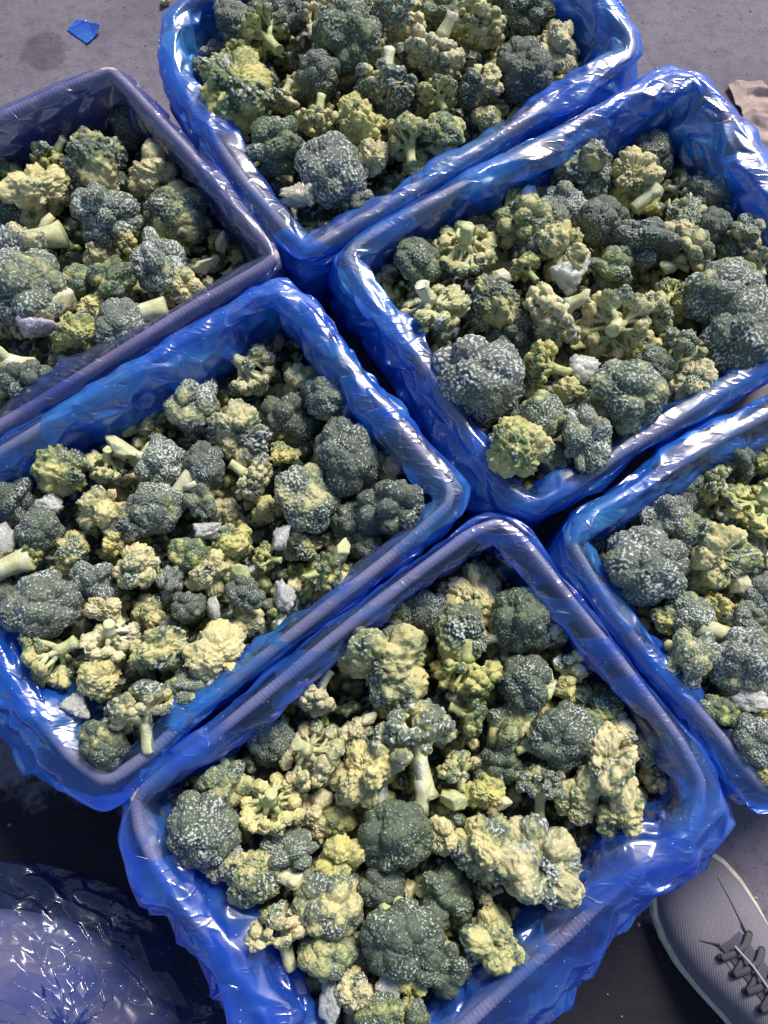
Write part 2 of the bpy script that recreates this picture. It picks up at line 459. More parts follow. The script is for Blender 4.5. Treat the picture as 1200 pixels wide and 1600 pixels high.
# ------------------------------------------------------------------ the boxes
# rim outlines as seen in the photograph (x, y, film flare outside mm, film slack inside mm, 1 = box corner); they all lie at the rim height
BOX = {
 'FB': [(208, 1245, 24, 14, 1), (330, 1152, 8, 12), (533, 986, 8, 10), (660, 888, 8, 10), (735, 832, 9, 10), (780, 815, 17, 12, 1), (822, 848, 9, 12), (880, 922, 8, 12),
        (977, 1042, 8, 12), (1060, 1152, 10, 9), (1097, 1220, 18, 10, 1), (1092, 1282, 30, 14), (1048, 1335, 38, 18), (985, 1372, 44, 22), (880, 1470, 50, 22),
        (800, 1540, 50, 22), (740, 1595, 44, 24), (600, 1722, 40, 20), (553, 1762, 34, 20, 1), (510, 1730, 28, 24), (412, 1585, 24, 34), (367, 1517, 24, 34),
        (300, 1435, 25, 34), (250, 1372, 26, 30), (215, 1300, 26, 18)],
 'MB': [(-200, 827, 20, 20, 1), (50, 672, 7, 26), (155, 608, 7, 26), (300, 520, 7, 24), (395, 460, 7, 16), (432, 447, 14, 12, 1), (470, 478, 14, 14), (560, 590, 18, 18), (650, 697, 17, 14),
        (706, 765, 15, 10, 1), (698, 792, 8, 9), (640, 843, 7, 8), (575, 897, 7, 8), (475, 976, 7, 8), (400, 1034, 7, 9), (300, 1112, 7, 9), (233, 1177, 9, 10),
        (165, 1224, 22, 14, 1), (105, 1182, 34, 22), (45, 1108, 38, 26), (0, 1045, 38, 26), (-90, 945, 30, 20)],
 'UL': [(172, 106, 8, 6, 1), (196, 130, 8, 8), (300, 242, 8, 8), (400, 358, 8, 8), (430, 396, 9, 9, 1), (412, 412, 8, 9), (300, 474, 8, 11), (155, 565, 8, 11), (10, 655, 8, 11),
        (-200, 785, 10, 10, 1), (-430, 470, 10, 10), (-520, 355, 8, 6, 1), (-200, 250, 8, 6), (0, 178, 8, 6), (90, 137, 8, 6)],
 'TB': [(480, 387, 16, 10, 1), (453, 362, 10, 12), (383, 284, 12, 16), (325, 200, 14, 20), (278, 130, 18, 22), (262, 78, 20, 24, 1), (275, 10, 20, 24), (370, -60, 16, 16), (690, -255, 16, 16, 1),
        (800, -150, 18, 16), (930, -10, 22, 22), (985, 50, 22, 26), (988, 82, 14, 26, 1), (933, 117, 10, 22), (860, 160, 8, 18), (700, 262, 7, 10), (600, 320, 7, 8), (540, 353, 8, 8)],
 'UR': [(540, 400, 16, 16, 1), (562, 375, 10, 12), (605, 350, 8, 10), (700, 298, 8, 10), (800, 245, 8, 12), (900, 192, 9, 16), (1000, 138, 10, 20), (1045, 116, 12, 16, 1), (1090, 122, 12, 18),
        (1135, 172, 12, 24), (1195, 262, 12, 28), (1262, 362, 12, 30), (1335, 455, 12, 16, 1), (1310, 500, 9, 10), (1200, 572, 8, 8), (1117, 618, 8, 8), (983, 697, 8, 8), (883, 767, 8, 9),
        (833, 788, 16, 10, 1), (800, 768, 18, 10), (765, 728, 18, 13), (720, 653, 18, 12), (650, 552, 18, 13), (580, 458, 18, 14)],
 'RE': [(892, 845, 16, 12, 1), (912, 815, 12, 12), (925, 805, 12, 16), (1025, 746, 13, 26), (1125, 684, 13, 26), (1200, 646, 12, 24), (1500, 470, 8, 12, 1), (1800, 860, 8, 12, 1), (1600, 985, 12, 12),
        (1300, 1180, 20, 12), (1202, 1236, 24, 12, 1), (1169, 1203, 16, 16), (1103, 1122, 10, 22), (1027, 1043, 8, 24), (950, 942, 8, 20)],
}
BNAME = {'FB': 'front', 'MB': 'middle', 'UL': 'upper left', 'TB': 'top', 'UR': 'upper right', 'RE': 'right edge'}
RIMR = 0.0056


def loop_world(key, step):
    P = []
    for q in BOX[key]:
        w = at(q[0], q[1], RIM)
        P.append((w[0], w[1], q[2] / 1000, q[3] / 1000, float(len(q) > 4)))
    P = np.array(P)
    area = 0.5 * np.sum(P[:, 0] * np.roll(P[:, 1], -1) - np.roll(P[:, 0], -1) * P[:, 1])
    if area < 0: P = P[::-1].copy()           # counter-clockwise
    # start at a corner
    k = int(np.argmax(P[:, 4])); P = np.roll(P, -k, axis=0)
    cw = P[P[:, 4] > 0, :2]
    C = P[:, :4]
    for _ in range(3):                          # round the corners
        N = np.roll(C, -1, axis=0)
        C = np.stack([C * 0.87 + N * 0.13, C * 0.13 + N * 0.87], 1).reshape(-1, 4)
    C = np.r_[C, C[:1]]
    s = np.r_[0, np.cumsum(np.linalg.norm(np.diff(C[:, :2], axis=0), axis=1))]
    n = int(s[-1] / step)
    u = np.arange(n) / n * s[-1]
    Q = np.stack([np.interp(u, s, C[:, i]) for i in range(4)], 1)
    ci = sorted(int(np.argmin(np.linalg.norm(Q[:, :2] - c, axis=1))) for c in cw)
    T = np.roll(Q[:, :2], -1, axis=0) - np.roll(Q[:, :2], 1, axis=0)
    T /= np.linalg.norm(T, axis=1)[:, None]
    Nn = np.c_[T[:, 1], -T[:, 0]]               # outward for ccw
    return Q, Nn, ci, s[-1]


def smooth_loop(a, k):
    w = np.hanning(2 * k + 3)[1:-1]; w /= w.sum()
    pad = np.r_[a[-k:], a, a[:k]] if a.ndim == 1 else np.concatenate([a[-k:], a, a[:k]])
    if a.ndim == 1: return np.convolve(pad, w, 'valid')
    return np.stack([np.convolve(pad[:, i], w, 'valid') for i in range(a.shape[1])], 1)


def strip_grid(n, m, closed=False):
    i = np.arange(n if closed else n - 1)
    j = np.arange(m - 1)
    I, J = np.meshgrid(i, j, indexing='ij')
    I2 = (I + 1) % n
    return np.stack([I * m + J, I2 * m + J, I2 * m + J + 1, I * m + J + 1], -1).reshape(-1, 4)


HEAP = {'FB': (0.034, 0.08), 'MB': (0.038, 0.12), 'UL': (0.038, 0.11), 'TB': (0.028, 0.05), 'UR': (0.032, 0.12), 'RE': (0.030, 0.06)}
CEN = {}
LOOP2 = {}


def build_box(key, seed):
    root = bpy.data.objects.new('cardboard_box', None); COL.objects.link(root)
    Q, Nn, ci, per = loop_world(key, 0.0011)
    c = Q[:, :2].mean(0); CEN[key] = c
    root.location = (c[0], c[1], 0)
    txt = {'FB': 'lined cardboard box nearest the shoe, full of broccoli', 'MB': 'lined cardboard box left of centre holding the frozen heap of broccoli',
           'UL': 'lined cardboard box with a bare dark inner wall, beside the blue floor scrap', 'TB': 'lined cardboard box cut by the top edge of the picture',
           'UR': 'lined cardboard box beside the torn paper scrap, brightly lit broccoli', 'RE': 'lined cardboard box mostly outside the right edge of the picture'}[key]
    tag(root, txt, 'cardboard box', 'film-lined cardboard boxes standing in two rows')
    n = len(Q)
    s = np.arange(n) / n * per
    sag = 0.0015 * vn(np.c_[s * 9, np.zeros(n)], seed)
    # rolled edge, pressed into fine flutes
    m = 14
    a = np.arange(m) / m * 2 * math.pi
    for k in range(len(ci)):
        i0, i1 = ci[k], ci[(k + 1) % len(ci)]
        idx = (np.arange(i0, i1 + 1 if i1 > i0 else i1 + n + 1)) % n
        rr = RIMR * (1 + 0.10 * vn(np.c_[s[idx] * 25, np.zeros(len(idx))], seed + 3))
        fl = 0.00022 * np.sin(s[idx] * 2 * math.pi / 0.0043) * (0.1 + 0.9 * np.clip(vn(np.c_[s[idx] * 18, np.ones(len(idx))], seed + 5) + 0.5, 0, 1))
        rad = (rr + fl)[:, None]
        X = Q[idx, 0][:, None] + Nn[idx, 0][:, None] * np.cos(a) * rad
        Y = Q[idx, 1][:, None] + Nn[idx, 1][:, None] * np.cos(a) * rad
        Z = RIM + sag[idx][:, None] + np.sin(a) * rad - RIMR
        V = np.stack([X - c[0], Y - c[1], Z], -1).reshape(-1, 3)
        L = len(idx)
        I, J = np.meshgrid(np.arange(L - 1), np.arange(m), indexing='ij')
        F = np.stack([I * m + J, (I + 1) * m + J, (I + 1) * m + (J + 1) % m, I * m + (J + 1) % m], -1).reshape(-1, 4)
        link('rolled_edge', mesh('rolled_edge', V, [F], M_CARD), root)
        # side panel: a sheet 4 mm thick from the floor up into the roll
        st = idx[::12] if (len(idx) - 1) % 12 == 0 else np.r_[idx[::12], idx[-1]]
        prof = [(0.002, 0.004), (0.003, 0.09), (0.002, RIM - RIMR * 1.2), (-0.003, RIM - RIMR * 1.2), (-0.004, 0.09), (-0.003, 0.004)]
        bow = 0.004 * np.sin(np.linspace(0, math.pi, len(st)))
        P = np.stack([np.stack([Q[st, 0] + Nn[st, 0] * (o + (bow if 0.05 < z < 0.12 else 0)) - c[0], Q[st, 1] + Nn[st, 1] * (o + (bow if 0.05 < z < 0.12 else 0)) - c[1], np.full(len(st), z)], -1) for o, z in prof], 1)
        mm = len(prof)
        V = P.reshape(-1, 3)
        I, J = np.meshgrid(np.arange(len(st) - 1), np.arange(mm), indexing='ij')
        F = np.stack([I * mm + J, I * mm + (J + 1) % mm, (I + 1) * mm + (J + 1) % mm, (I + 1) * mm + J], -1).reshape(-1, 4)
        link('side_panel', mesh('side_panel', V, [F], M_CARD), root)
    st = np.arange(0, n, 12)
    V = np.c_[Q[st, 0] - Nn[st, 0] * 0.005 - c[0], Q[st, 1] - Nn[st, 1] * 0.005 - c[1], np.full(len(st), 0.006)]
    V = np.r_[V, [(0, 0, 0.006)]]
    F = np.stack([np.arange(len(st)), (np.arange(len(st)) + 1) % len(st), np.full(len(st), len(st))], -1)
    link('bottom_panel', mesh('bottom_panel', V, [F], M_CARD), root)


def tri(x):
    return np.abs(((x + 0.5) % 2.0) - 1.0) * 2 - 1


def crumple(s, t, seed, closed_len=None):
    """height of a crumpled sheet: warped straight folds, sharp along the crease; s, t in metres"""
    rng = np.random.default_rng(seed)
    p = np.c_[s, t]
    h = np.zeros(len(s))
    wx = vn(p * 22, seed) * 0.020; wy = vn(p * 22 + 31, seed + 1) * 0.020
    for k in range(6):
        th = rng.normal(0, 0.75) if k < 4 else rng.uniform(0, math.pi)
        f = rng.uniform(18, 46) if k < 4 else rng.uniform(45, 70)
        ph = rng.uniform(0, 2)
        u = (s + wx * 1.6) * math.cos(th) + (t + wy * 1.6) * math.sin(th)
        amp = np.clip(vn(p * 13 + 9.7 * k, seed + 11 + k) + 0.35, 0, 1.2)
        h += tri(u * f + ph + 0.5 * vn(p * 9, seed + 40 + k)) * amp / f
    return h * 24        # about -1 .. 1


def ridges(s, t, per, tmax, seed, count):
    """sharp crease ridges: bent line segments with a cusp profile"""
    rng = np.random.default_rng(seed)
    h = np.zeros(len(s)); side = np.zeros(len(s))
    wob = vn(np.c_[s * 40, t * 40], seed) * 0.0035
    for k in range(count):
        s0, t0 = rng.uniform(0, per), rng.uniform(0.02, tmax)
        L = rng.uniform(0.018, 0.075) if k % 3 else rng.uniform(0.07, 0.16)
        th = rng.choice([-1, 1]) * rng.uniform(0.25, 1.35)
        if k % 3 == 0: th = rng.normal(0, 0.35)
        ds = (s - s0 + per / 2) % per - per / 2
        dt = t - t0
        a = ds * math.cos(th) + dt * math.sin(th)
        b = -ds * math.sin(th) + dt * math.cos(th) + wob + rng.uniform(-8, 8) * a * a * 0.5
        w = rng.uniform(0.006, 0.017)
        e = np.clip(1.6 * (1 - np.abs(a) / (L / 2)), -1, 1)          # flat ridge line, straight falling ends
        b2 = np.where(b > 0, b / w, -b / (w * rng.uniform(0.5, 1.8)))
        h = np.maximum(h, rng.uniform(0.4, 1.0) * (w / 0.012) * np.minimum(e, 1 - b2))
    return h


def facet_grid(P, seed, closed, name, mat, layers, levels=2, crease=(0.15, 0.80)):
    """coarse irregular sheet P (n, m, 3): random diagonals, partly creased, rounded only along the folds"""
    n, m = P.shape[:2]
    rng = np.random.default_rng(seed)
    q = strip_grid(n, m, closed)
    flip = rng.random(len(q)) < 0.5
    t1 = np.where(flip[:, None], q[:, [0, 1, 2]], q[:, [0, 1, 3]])
    t2 = np.where(flip[:, None], q[:, [0, 2, 3]], q[:, [1, 2, 3]])
    me = mesh(name, P.reshape(-1, 3), [np.r_[t1, t2]], mat, {'layers': layers.ravel()})
    ca = me.attributes.new('crease_edge', 'FLOAT', 'EDGE')
    ca.data.foreach_set('value', rng.uniform(crease[0], crease[1], len(me.edges)).astype(np.float32))
    return me


def add_subsurf(o, levels):
    s = o.modifiers.new('round', 'SUBSURF'); s.levels = levels; s.render_levels = levels
    return o


def build_liner(key, seed, mat):
    Q, Nn, ci, per = loop_world(key, 0.0026)
    Ns = smooth_loop(Nn, 9); Ns /= np.linalg.norm(Ns, axis=1)[:, None]
    nQ = len(Q)
    rng = np.random.default_rng(seed)
    fl0 = smooth_loop(Q[:, 2], 12); ins0 = smooth_loop(Q[:, 3], 12)
    n = int(per / 0.0155)
    s = (np.arange(n)) / n * per
    A = RIMR + (0.0028 if key == 'UL' else 0.0024)
    # rows of the profile; the same for the whole liner, jittered below
    def row(s_, k):
        """(outward, height) of profile row k at arc position s_"""
        i = (s_ / per * nQ) % nQ
        I_ = np.interp(i, np.arange(nQ), ins0); F_ = np.interp(i, np.arange(nQ), fl0)
        I_ = I_ * (1 + 0.40 * vn(np.c_[s_ * 12, s_ * 0], seed + 1)); F_ = F_ * (1 + 0.35 * vn(np.c_[s_ * 15, s_ * 0], seed + 2))
        sh_ = np.clip((0.021 - F_) / 0.005, 0, 1)
        Wi = np.clip(0.25 + 1.1 * vn(np.c_[s_ * 13, s_ * 0], seed + 21), 0, 1) * 0.013 * np.clip(I_ / 0.014, 0.5, 1.3)
        Wo = np.clip(0.25 + 1.1 * vn(np.c_[s_ * 13, s_ * 0], seed + 22), 0, 1) * 0.013 * np.clip((F_ - 0.004) / 0.014, 0.1, 1.4)
        T = [(-(I_ * 0.8 + 0.006), -0.100), (-(I_ * .9 + 0.005), -0.085), (-(I_ * .95 + 0.004), -0.070), (-(I_ * .95 + 0.004), -0.055), (-(I_ * 0.95 + 0.004), -0.042), (-(I_ * 0.85 + 0.004), -0.029),
             (-(I_ * 0.60 + 0.004 + A * 0.4), -0.018), (-(I_ * 0.25 + A * 0.95 + Wi), -0.0095 - 0.2 * Wi), (-A * 0.98 - Wi * 0.8, -0.0040 + 0.1 * Wi), (-A * 0.55 - Wi * 0.2, 0.0008), (0.0, 0.0020), (A * 0.55 + Wo * 0.2, 0.0008), (A * 0.98 + Wo * 0.8, -0.0045 + 0.1 * Wo),
             (A * 0.9 + F_ * 0.25 + Wo * 0.9, -0.0105), (A * 0.7 + F_ * 0.55, -0.019 + 0.009 * sh_), (A * 0.6 + F_ * 0.80, -0.029 + 0.014 * sh_), (A * 0.5 + F_ * 0.95, -0.040 + 0.012 * sh_), (A * 0.4 + F_ * 1.0, -0.052 + 0.012 * sh_),
             (A * 0.3 + F_ * 0.98, -0.066), (A * 0.2 + F_ * 0.90, -0.081), (F_ * 0.8, -0.097 - 0.02 * vn(np.c_[s_ * 14, s_ * 0], seed + 7)), (F_ * 0.68, -0.113 - 0.03 * vn(np.c_[s_ * 14, s_ * 0], seed + 7))]
        kk = np.clip(k, 0, len(T) - 1.001); k0 = np.floor(kk).astype(int); f = kk - k0
        O = np.stack([np.broadcast_to(t[0], s_.shape) for t in T], 0); Z = np.stack([np.broadcast_to(t[1], s_.shape) for t in T], 0)
        j = np.arange(len(s_))
        return O[k0, j] * (1 - f) + O[k0 + 1, j] * f, Z[k0, j] * (1 - f) + Z[k0 + 1, j] * f, F_
    m = 22
    S, K = np.meshgrid(s, np.arange(m, dtype=float), indexing='ij')
    on_rim = np.clip(1 - np.abs(K - 10) / 3.0, 0, 1)
    S = S + rng.uniform(-0.46, 0.46, S.shape) * (per / n)
    # folds run slantwise: shear rows along the rim
    S = S + 0.010 * vn(np.c_[S.ravel() * 9, K.ravel() * 0.15], seed + 5).reshape(S.shape) * np.abs(K - 10) / 6
    K = np.clip(K + rng.uniform(-0.40, 0.40, S.shape) * (1 - 0.55 * on_rim) * ((K > 0) & (K < m - 1)), 0, m - 1)
    sf = S.ravel() % per
    O, Z, F_ = row(sf, K.ravel())
    i = sf / per * nQ
    def li(a):
        i0 = np.floor(i).astype(int) % nQ; f = i - np.floor(i)
        return a[i0] * (1 - f) + a[(i0 + 1) % nQ] * f
    Kf = K.ravel()
    loose = np.clip((np.abs(Kf - 10) - 2.0) / 3.0, 0, 1)
    patch = np.clip(0.3 + 1.2 * vn(np.c_[sf * 11, Kf * 0.1], seed + 9), 0, 1)
    room = np.where(Kf < 10, 1.0, np.clip(F_ / 0.018, 0.4, 1.25))
    rd = ridges(sf, Kf * 0.008, per, 0.17, seed + 300, 150)
    rnd = rng.uniform(-1, 1, len(sf))
    edge_ = np.clip(np.abs(Kf - 10) / 2.0, 0.35, 1)
    amp = (0.0024 + 0.0066 * patch) * edge_ * (1 - loose) + 0.0098 * loose
    disp = (np.where(loose > 0.3, rnd * 0.7, np.abs(rnd)) + 0.9 * rd) * amp * room
    # outward direction of the profile
    O2, Z2, _ = row(sf, Kf + 0.3); O1, Z1, _ = row(sf, Kf - 0.3)
    dO, dZ = O2 - O1, Z2 - Z1; g_ = np.hypot(dO, dZ) + 1e-9
    O = O - dZ / g_ * disp; Z = Z + dO / g_ * disp
    X = li(Q[:, 0]) + li(Ns[:, 0]) * O; Y = li(Q[:, 1]) + li(Ns[:, 1]) * O
    off = np.clip((np.abs(Kf - 10) - 1.6) / 1.6, 0, 1)          # away from the rolled edge the film lies gathered, several layers thick
    lay = np.clip(off * (0.55 + 0.45 * (Kf > 11) + 0.30 * patch + 0.25 * vn(np.c_[sf * 9, Kf * 0.3], seed + 12)) + (1 - off) * (0.14 + 0.55 * patch), 0, 1)
    c = CEN[key]
    P = np.stack([X - c[0], Y - c[1], RIM + Z], -1).reshape(n, m, 3)
    me = facet_grid(P, seed + 50, True, 'film_liner', mat, lay)
    ob = add_subsurf(link('film_liner', me, None, (c[0], c[1], 0)), 2)
    txt = {'FB': 'crumpled blue film liner flaring wide beside the shoe and hanging over the front box',
           'MB': 'blue film liner of the middle box, wide crumpled apron over the dark floor at left',
           'UL': 'thin violet-blue film liner stretched smooth over the upper left box',
           'TB': 'shiny bright blue film liner bunched around the box at the top of the picture',
           'UR': 'deep blue film liner curving round the far corner beside the torn paper scrap',
           'RE': 'blue film liner of the right edge box, pulled over its upper rim'}[key]
    tag(ob, txt, 'plastic liner', 'blue film liners draped over the box rims')
    return Q, Ns


for _i, _k in enumerate(BOX):
    build_box(_k, 11 + 7 * _i)
FILMS = {'UL': film_material('violet_blue_film', (0.60, 0.62, 0.88), (0.34, 0.44, 0.88), 0.04, 0.16, ((0.03, 0.08, 0.50), (0.08, 0.18, 0.75)), thr=0.66),
         'FB': film_material('cornflower_film', (0.60, 0.66, 0.92), (0.13, 0.36, 0.97), 0.05, 0.52, ((0.012, 0.13, 0.85), (0.09, 0.34, 1.0)))}
for _i, _k in enumerate(BOX):
    Qk, Nk = build_liner(_k, 100 + 31 * _i, FILMS.get(_k, M_FILM))
    LOOP2[_k] = Qk[:, :2] - Nk * 0.010

# ------------------------------------------------------------------ broccoli shapes (unit size, crown up, stalk down)
def bead_field(D, nb, rng):
    pts = fib(nb, rng, 0.9)
    d = near(D, pts)
    sp = math.sqrt(4 * math.pi / nb)
    return np.clip(1 - d / (sp * 0.62), 0, 1)


def union_r(D, C, q, base):
    r = np.full(len(D), base)
    for c, qq in zip(C, q):
        b = D @ c
        disc = b * b - c @ c + qq * qq
        ok = disc > 0
        r[ok] = np.maximum(r[ok], b[ok] + np.sqrt(disc[ok]))
    return r


def crown_full(seed, sub):
    rng = np.random.default_rng(seed)
    D, F = ico(sub)
    dome = seed % 2 == 0
    L = fib(int(rng.integers(40, 60)) if dome else int(rng.integers(26, 44)), rng, 1.4)
    L = L[L[:, 2] > -0.35]
    C = L * (rng.uniform(0.60, 0.68, len(L)) if dome else rng.uniform(0.56, 0.74, len(L)))[:, None]
    q = rng.uniform(0.27, 0.36, len(L)) if dome else rng.uniform(0.24, 0.36, len(L))
    r = union_r(D, C, q, 0.74 if dome else 0.60)
    r = r / np.percentile(r, 97)
    r *= 1 + (0.10 if dome else 0.20) * fbm(D * 1.5 + seed, seed)
    under = np.clip((-D[:, 2] - 0.15) / 0.35, 0, 1)
    r *= 1 - 0.42 * under * under * (3 - 2 * under)
    b = bead_field(D, int(rng.integers(1700, 2500)), rng)
    fz = np.clip(0.7 + fbm(D * 3, seed + 4), 0.25, 1.3)
    r += (0.050 * np.sqrt(b) * fz) * (1 - 0.5 * under) + 0.020 * fbm(D * 13, seed + 8)
    V = D * r[:, None]
    sh = rng.uniform(0.85, 1.12, 3); sh[2] *= 0.88
    V = V * sh
    outer = np.clip(1 - under * 0.9, 0, 1)
    me = mesh('crown', V, [F], M_CROWN, {'outer': outer, 'tip': b})
    A = Acc()
    P = [(0, 0, -0.30), (0.02, 0, -0.5), (0.03, 0.02, -0.7), (0.02, 0.03, -rng.uniform(0.8, 0.98))]
    v, Q, T = tube(P, [0.36, 0.27, 0.23, 0.25], 14, True, seed, 0.25)
    A.add(v, Q, T, outer=0.2, tip=0.45)
    for k in range(6):
        a = k * 1.05 + rng.uniform(-.3, .3)
        v, Q, T = tube([(0.02, 0.02, -0.85), (0.2 * math.cos(a), 0.2 * math.sin(a), -0.6), (0.55 * math.cos(a), 0.55 * math.sin(a), -0.32)], [0.13, 0.12, 0.15], 8, True, seed + k, 0.2)
        A.add(v, Q, T, outer=0.2, tip=0.45)
    return me, A.done('stalk', M_STALK)


_blob = []
for _s in range(4):
    _r = np.random.default_rng(500 + _s)
    _D, _F = ico(3)
    _b = bead_field(_D, 70, _r)
    _rr = 0.76 + 0.26 * np.sqrt(_b) + 0.24 * fbm(_D * 2.0, 60 + _s)
    _blob.append((_D * _rr[:, None], _F, _b, _D))


def crown_branch(seed, fan=False, long=False):
    rng = np.random.default_rng(seed)
    e_ = 1.15 if long else float(rng.uniform(0.78, 1.0))
    A = Acc(); S = Acc()
    nb = 46
    P = fib(nb * 2, rng, 1.2)
    P = P[P[:, 2] > -0.22][:nb + 8]
    if fan: P[:, 1] *= 0.45; P /= np.linalg.norm(P, axis=1)[:, None]
    org = np.array([0, 0, -0.12])
    hub = np.array([0.0, 0.0, -0.42])
    npr = int(rng.integers(5, 8))
    prim = []
    for k in range(npr):
        a = k / npr * 2 * math.pi + rng.uniform(-.3, .3)
        e = rng.uniform(0.35, 1.1)
        d = np.array([math.cos(a) * math.cos(e), math.sin(a) * math.cos(e) * (0.5 if fan else 1), math.sin(e)])
        prim.append(hub + d * rng.uniform(0.34, 0.46))
    prim = np.array(prim)
    for p in prim:
        mid = (hub + p) / 2 + rng.normal(0, 0.02, 3)
        v, Q, T = tube([hub + (0, 0, -0.12), hub * 0.6 + mid * 0.4, mid, p], [0.12, 0.10, 0.085, 0.075], 8, True, seed, 0.2)
        S.add(v, Q, T, outer=0.1, tip=0.4)
    for i, d in enumerate(P):
        R_ = rng.uniform(0.62, 0.80) * (1.0 if d[2] > 0 else 0.92)
        c = org + d * R_ * np.array([1, 1, 0.82])
        q = rng.uniform(0.125, 0.225)
        bv, bf, bb, bd = _blob[i % 4]
        M = np.array(Quaternion(Vector(rng.normal(0, 1, 3)).normalized(), rng.uniform(0, 6)).to_matrix())
        vv = (bv @ M.T) * q * np.array([1, 1, rng.uniform(0.7, 1.0)])
        dd = (bd @ M.T)
        A.add(c + vv, None, bf, outer=np.clip(0.45 + 0.62 * (dd @ d), 0, 1), tip=bb)
        j = int(np.argmin(np.linalg.norm(prim - c, axis=1)))
        m1 = prim[j] * 0.55 + c * 0.45 + rng.normal(0, 0.02, 3)
        v, Q, T = tube([prim[j], m1, c], [0.062, 0.048, 0.06], 6, False, seed + i, 0.0)
        S.add(v, Q, T, outer=0.1, tip=0.4)
    b = rng.uniform(-0.12, 0.12, 2)
    v, Q, T = tube([(0, 0, -0.36), (b[0] * .3, b[1] * .3, -0.5), (b[0] * .8, b[1] * .8, -e_ + 0.15), (b[0], b[1], -e_), (b[0] * 1.1, b[1], -e_ - 0.01)], [0.21, 0.16, 0.145, 0.175, 0.15], 18, True, seed, 0.4)
    S.add(v, Q, T, outer=0.1, tip=0.4)
    return A.done('crown', M_CROWN), S.done('stalk', M_STALK)


def lump(seed):
    rng = np.random.default_rng(seed)
    D, F = ico(6)
    L = fib(19, rng, 2.2)
    C = L * rng.uniform(0.35, 0.75, len(L))[:, None]
    q = rng.uniform(0.20, 0.42, len(L))
    r = union_r(D, C, q, 0.40)
    r = r / np.percentile(r, 96)
    r = r ** 0.9
    r += 0.17 * fbm(D * 2.4, seed) + 0.10 * fbm(D * 7, seed + 3, 3)
    b = bead_field(D, 1050, rng)
    mask = np.clip(0.65 + 1.6 * fbm(D * 1.6, seed + 6), 0.35, 1)
    r += 0.080 * np.sqrt(b) * mask
    V = D * r[:, None] * np.array([1.05, 0.85, 0.95])
    return mesh('floret', V, [F], M_CROWN, {'outer': mask * 0.75 + 0.1, 'tip': b * mask + 0.3 * (1 - mask)})


def facet(seed, elong, rough, mat, npl=13):
    rng = np.random.default_rng(seed)
    D, F = ico(4)
    N = fib(npl, rng, 2.0)
    h = rng.uniform(0.45, 0.75, npl)
    dt = D @ N.T
    rr = np.where(dt > 0.05, h / np.maximum(dt, 0.05), 9).min(1)
    rr = np.minimum(rr, 1.2)
    rr *= 1 + rough * fbm(D * 4, seed) + rough * 0.5 * fbm(D * 11, seed + 2)
    V = D * rr[:, None] * np.array(elong)
    return mesh('piece', V, [F], mat, {'outer': np.full(len(V), 0.1), 'tip': np.full(len(V), 0.45)})


def stalk_chunk(seed):
    rng = np.random.default_rng(seed)
    b = rng.uniform(-0.25, 0.25, 2)
    P = [(0, 0, -0.95), (0.01, 0, -0.9), (b[0] * .4, b[1] * .4, -0.3), (b[0], b[1], 0.3), (b[0] * 1.2, b[1], 0.88), (b[0] * 1.2, b[1], 0.93)]
    v, Q, T = tube(P, [0.38, 0.42, 0.38, 0.44, 0.52, 0.46], 22, True, seed, 0.22)
    A = Acc(); A.add(v, Q, T, outer=0.1, tip=0.45)
    for k in range(3):
        a = rng.uniform(0, 6.28)
        v, Q, T = tube([(b[0] * .5, b[1] * .5, 0.0), (0.45 * math.cos(a), 0.45 * math.sin(a), 0.45), (0.6 * math.cos(a), 0.6 * math.sin(a), 0.75)], [0.25, 0.19, 0.15], 10, True, seed + k, 0.3)
        A.add(v, Q, T, outer=0.1, tip=0.45)
    return A.done('piece', M_STALK)


LONG = crown_branch(2100, long=True)
PROTO = {
    'F': [crown_full(1000 + i, 6) for i in range(8)],
    'B': [crown_branch(2000 + i, fan=(i % 4 == 3)) for i in range(9)],
    'L': [lump(3000 + i) for i in range(6)],
    'K': [stalk_chunk(4000), facet(4101, (0.55, 0.75, 1.0), 0.10, M_STALK), stalk_chunk(4002), facet(4103, (0.75, 0.4, 1.0), 0.12, M_STALK), facet(4104, (0.8, 0.6, 0.95), 0.08, M_STALK)],
    'I': [facet(5000, (0.8, 0.6, 1.0), 0.30, M_ICE, 16), facet(5001, (0.9, 0.75, 1.0), 0.42, M_ICE, 20), facet(5002, (0.7, 0.45, 1.0), 0.25, M_ICE), facet(5003, (0.95, 0.5, 1.0), 0.35, M_ICE)],
}

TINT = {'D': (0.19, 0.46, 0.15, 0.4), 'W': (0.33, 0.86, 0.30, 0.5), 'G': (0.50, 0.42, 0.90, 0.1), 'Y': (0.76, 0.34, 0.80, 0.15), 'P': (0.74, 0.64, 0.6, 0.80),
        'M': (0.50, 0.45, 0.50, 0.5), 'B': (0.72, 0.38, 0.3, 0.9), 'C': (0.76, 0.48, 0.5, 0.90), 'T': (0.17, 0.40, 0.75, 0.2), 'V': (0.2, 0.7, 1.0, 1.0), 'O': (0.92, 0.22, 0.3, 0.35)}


def tint_of(code):
    c = code.replace('-', '')
    ws = [1.0, 0.7, 0.5][:len(c)]
    v = sum(np.array(TINT[k]) * w for k, w in zip(c, ws)) / sum(ws)
    return v


def inside(p, L):
    x, y = p
    a = L; b = np.roll(L, -1, axis=0)
    c = (a[:, 1] > y) != (b[:, 1] > y)
    xx = (b[:, 0] - a[:, 0]) * (y - a[:, 1]) / (b[:, 1] - a[:, 1] + 1e-12) + a[:, 0]
    return bool(np.sum(c & (x < xx)) % 2)


def heap_z(key, x, y):
    d0, k = HEAP[key]
    c = CEN[key]
    return RIM - d0 - k * (y - c[1])


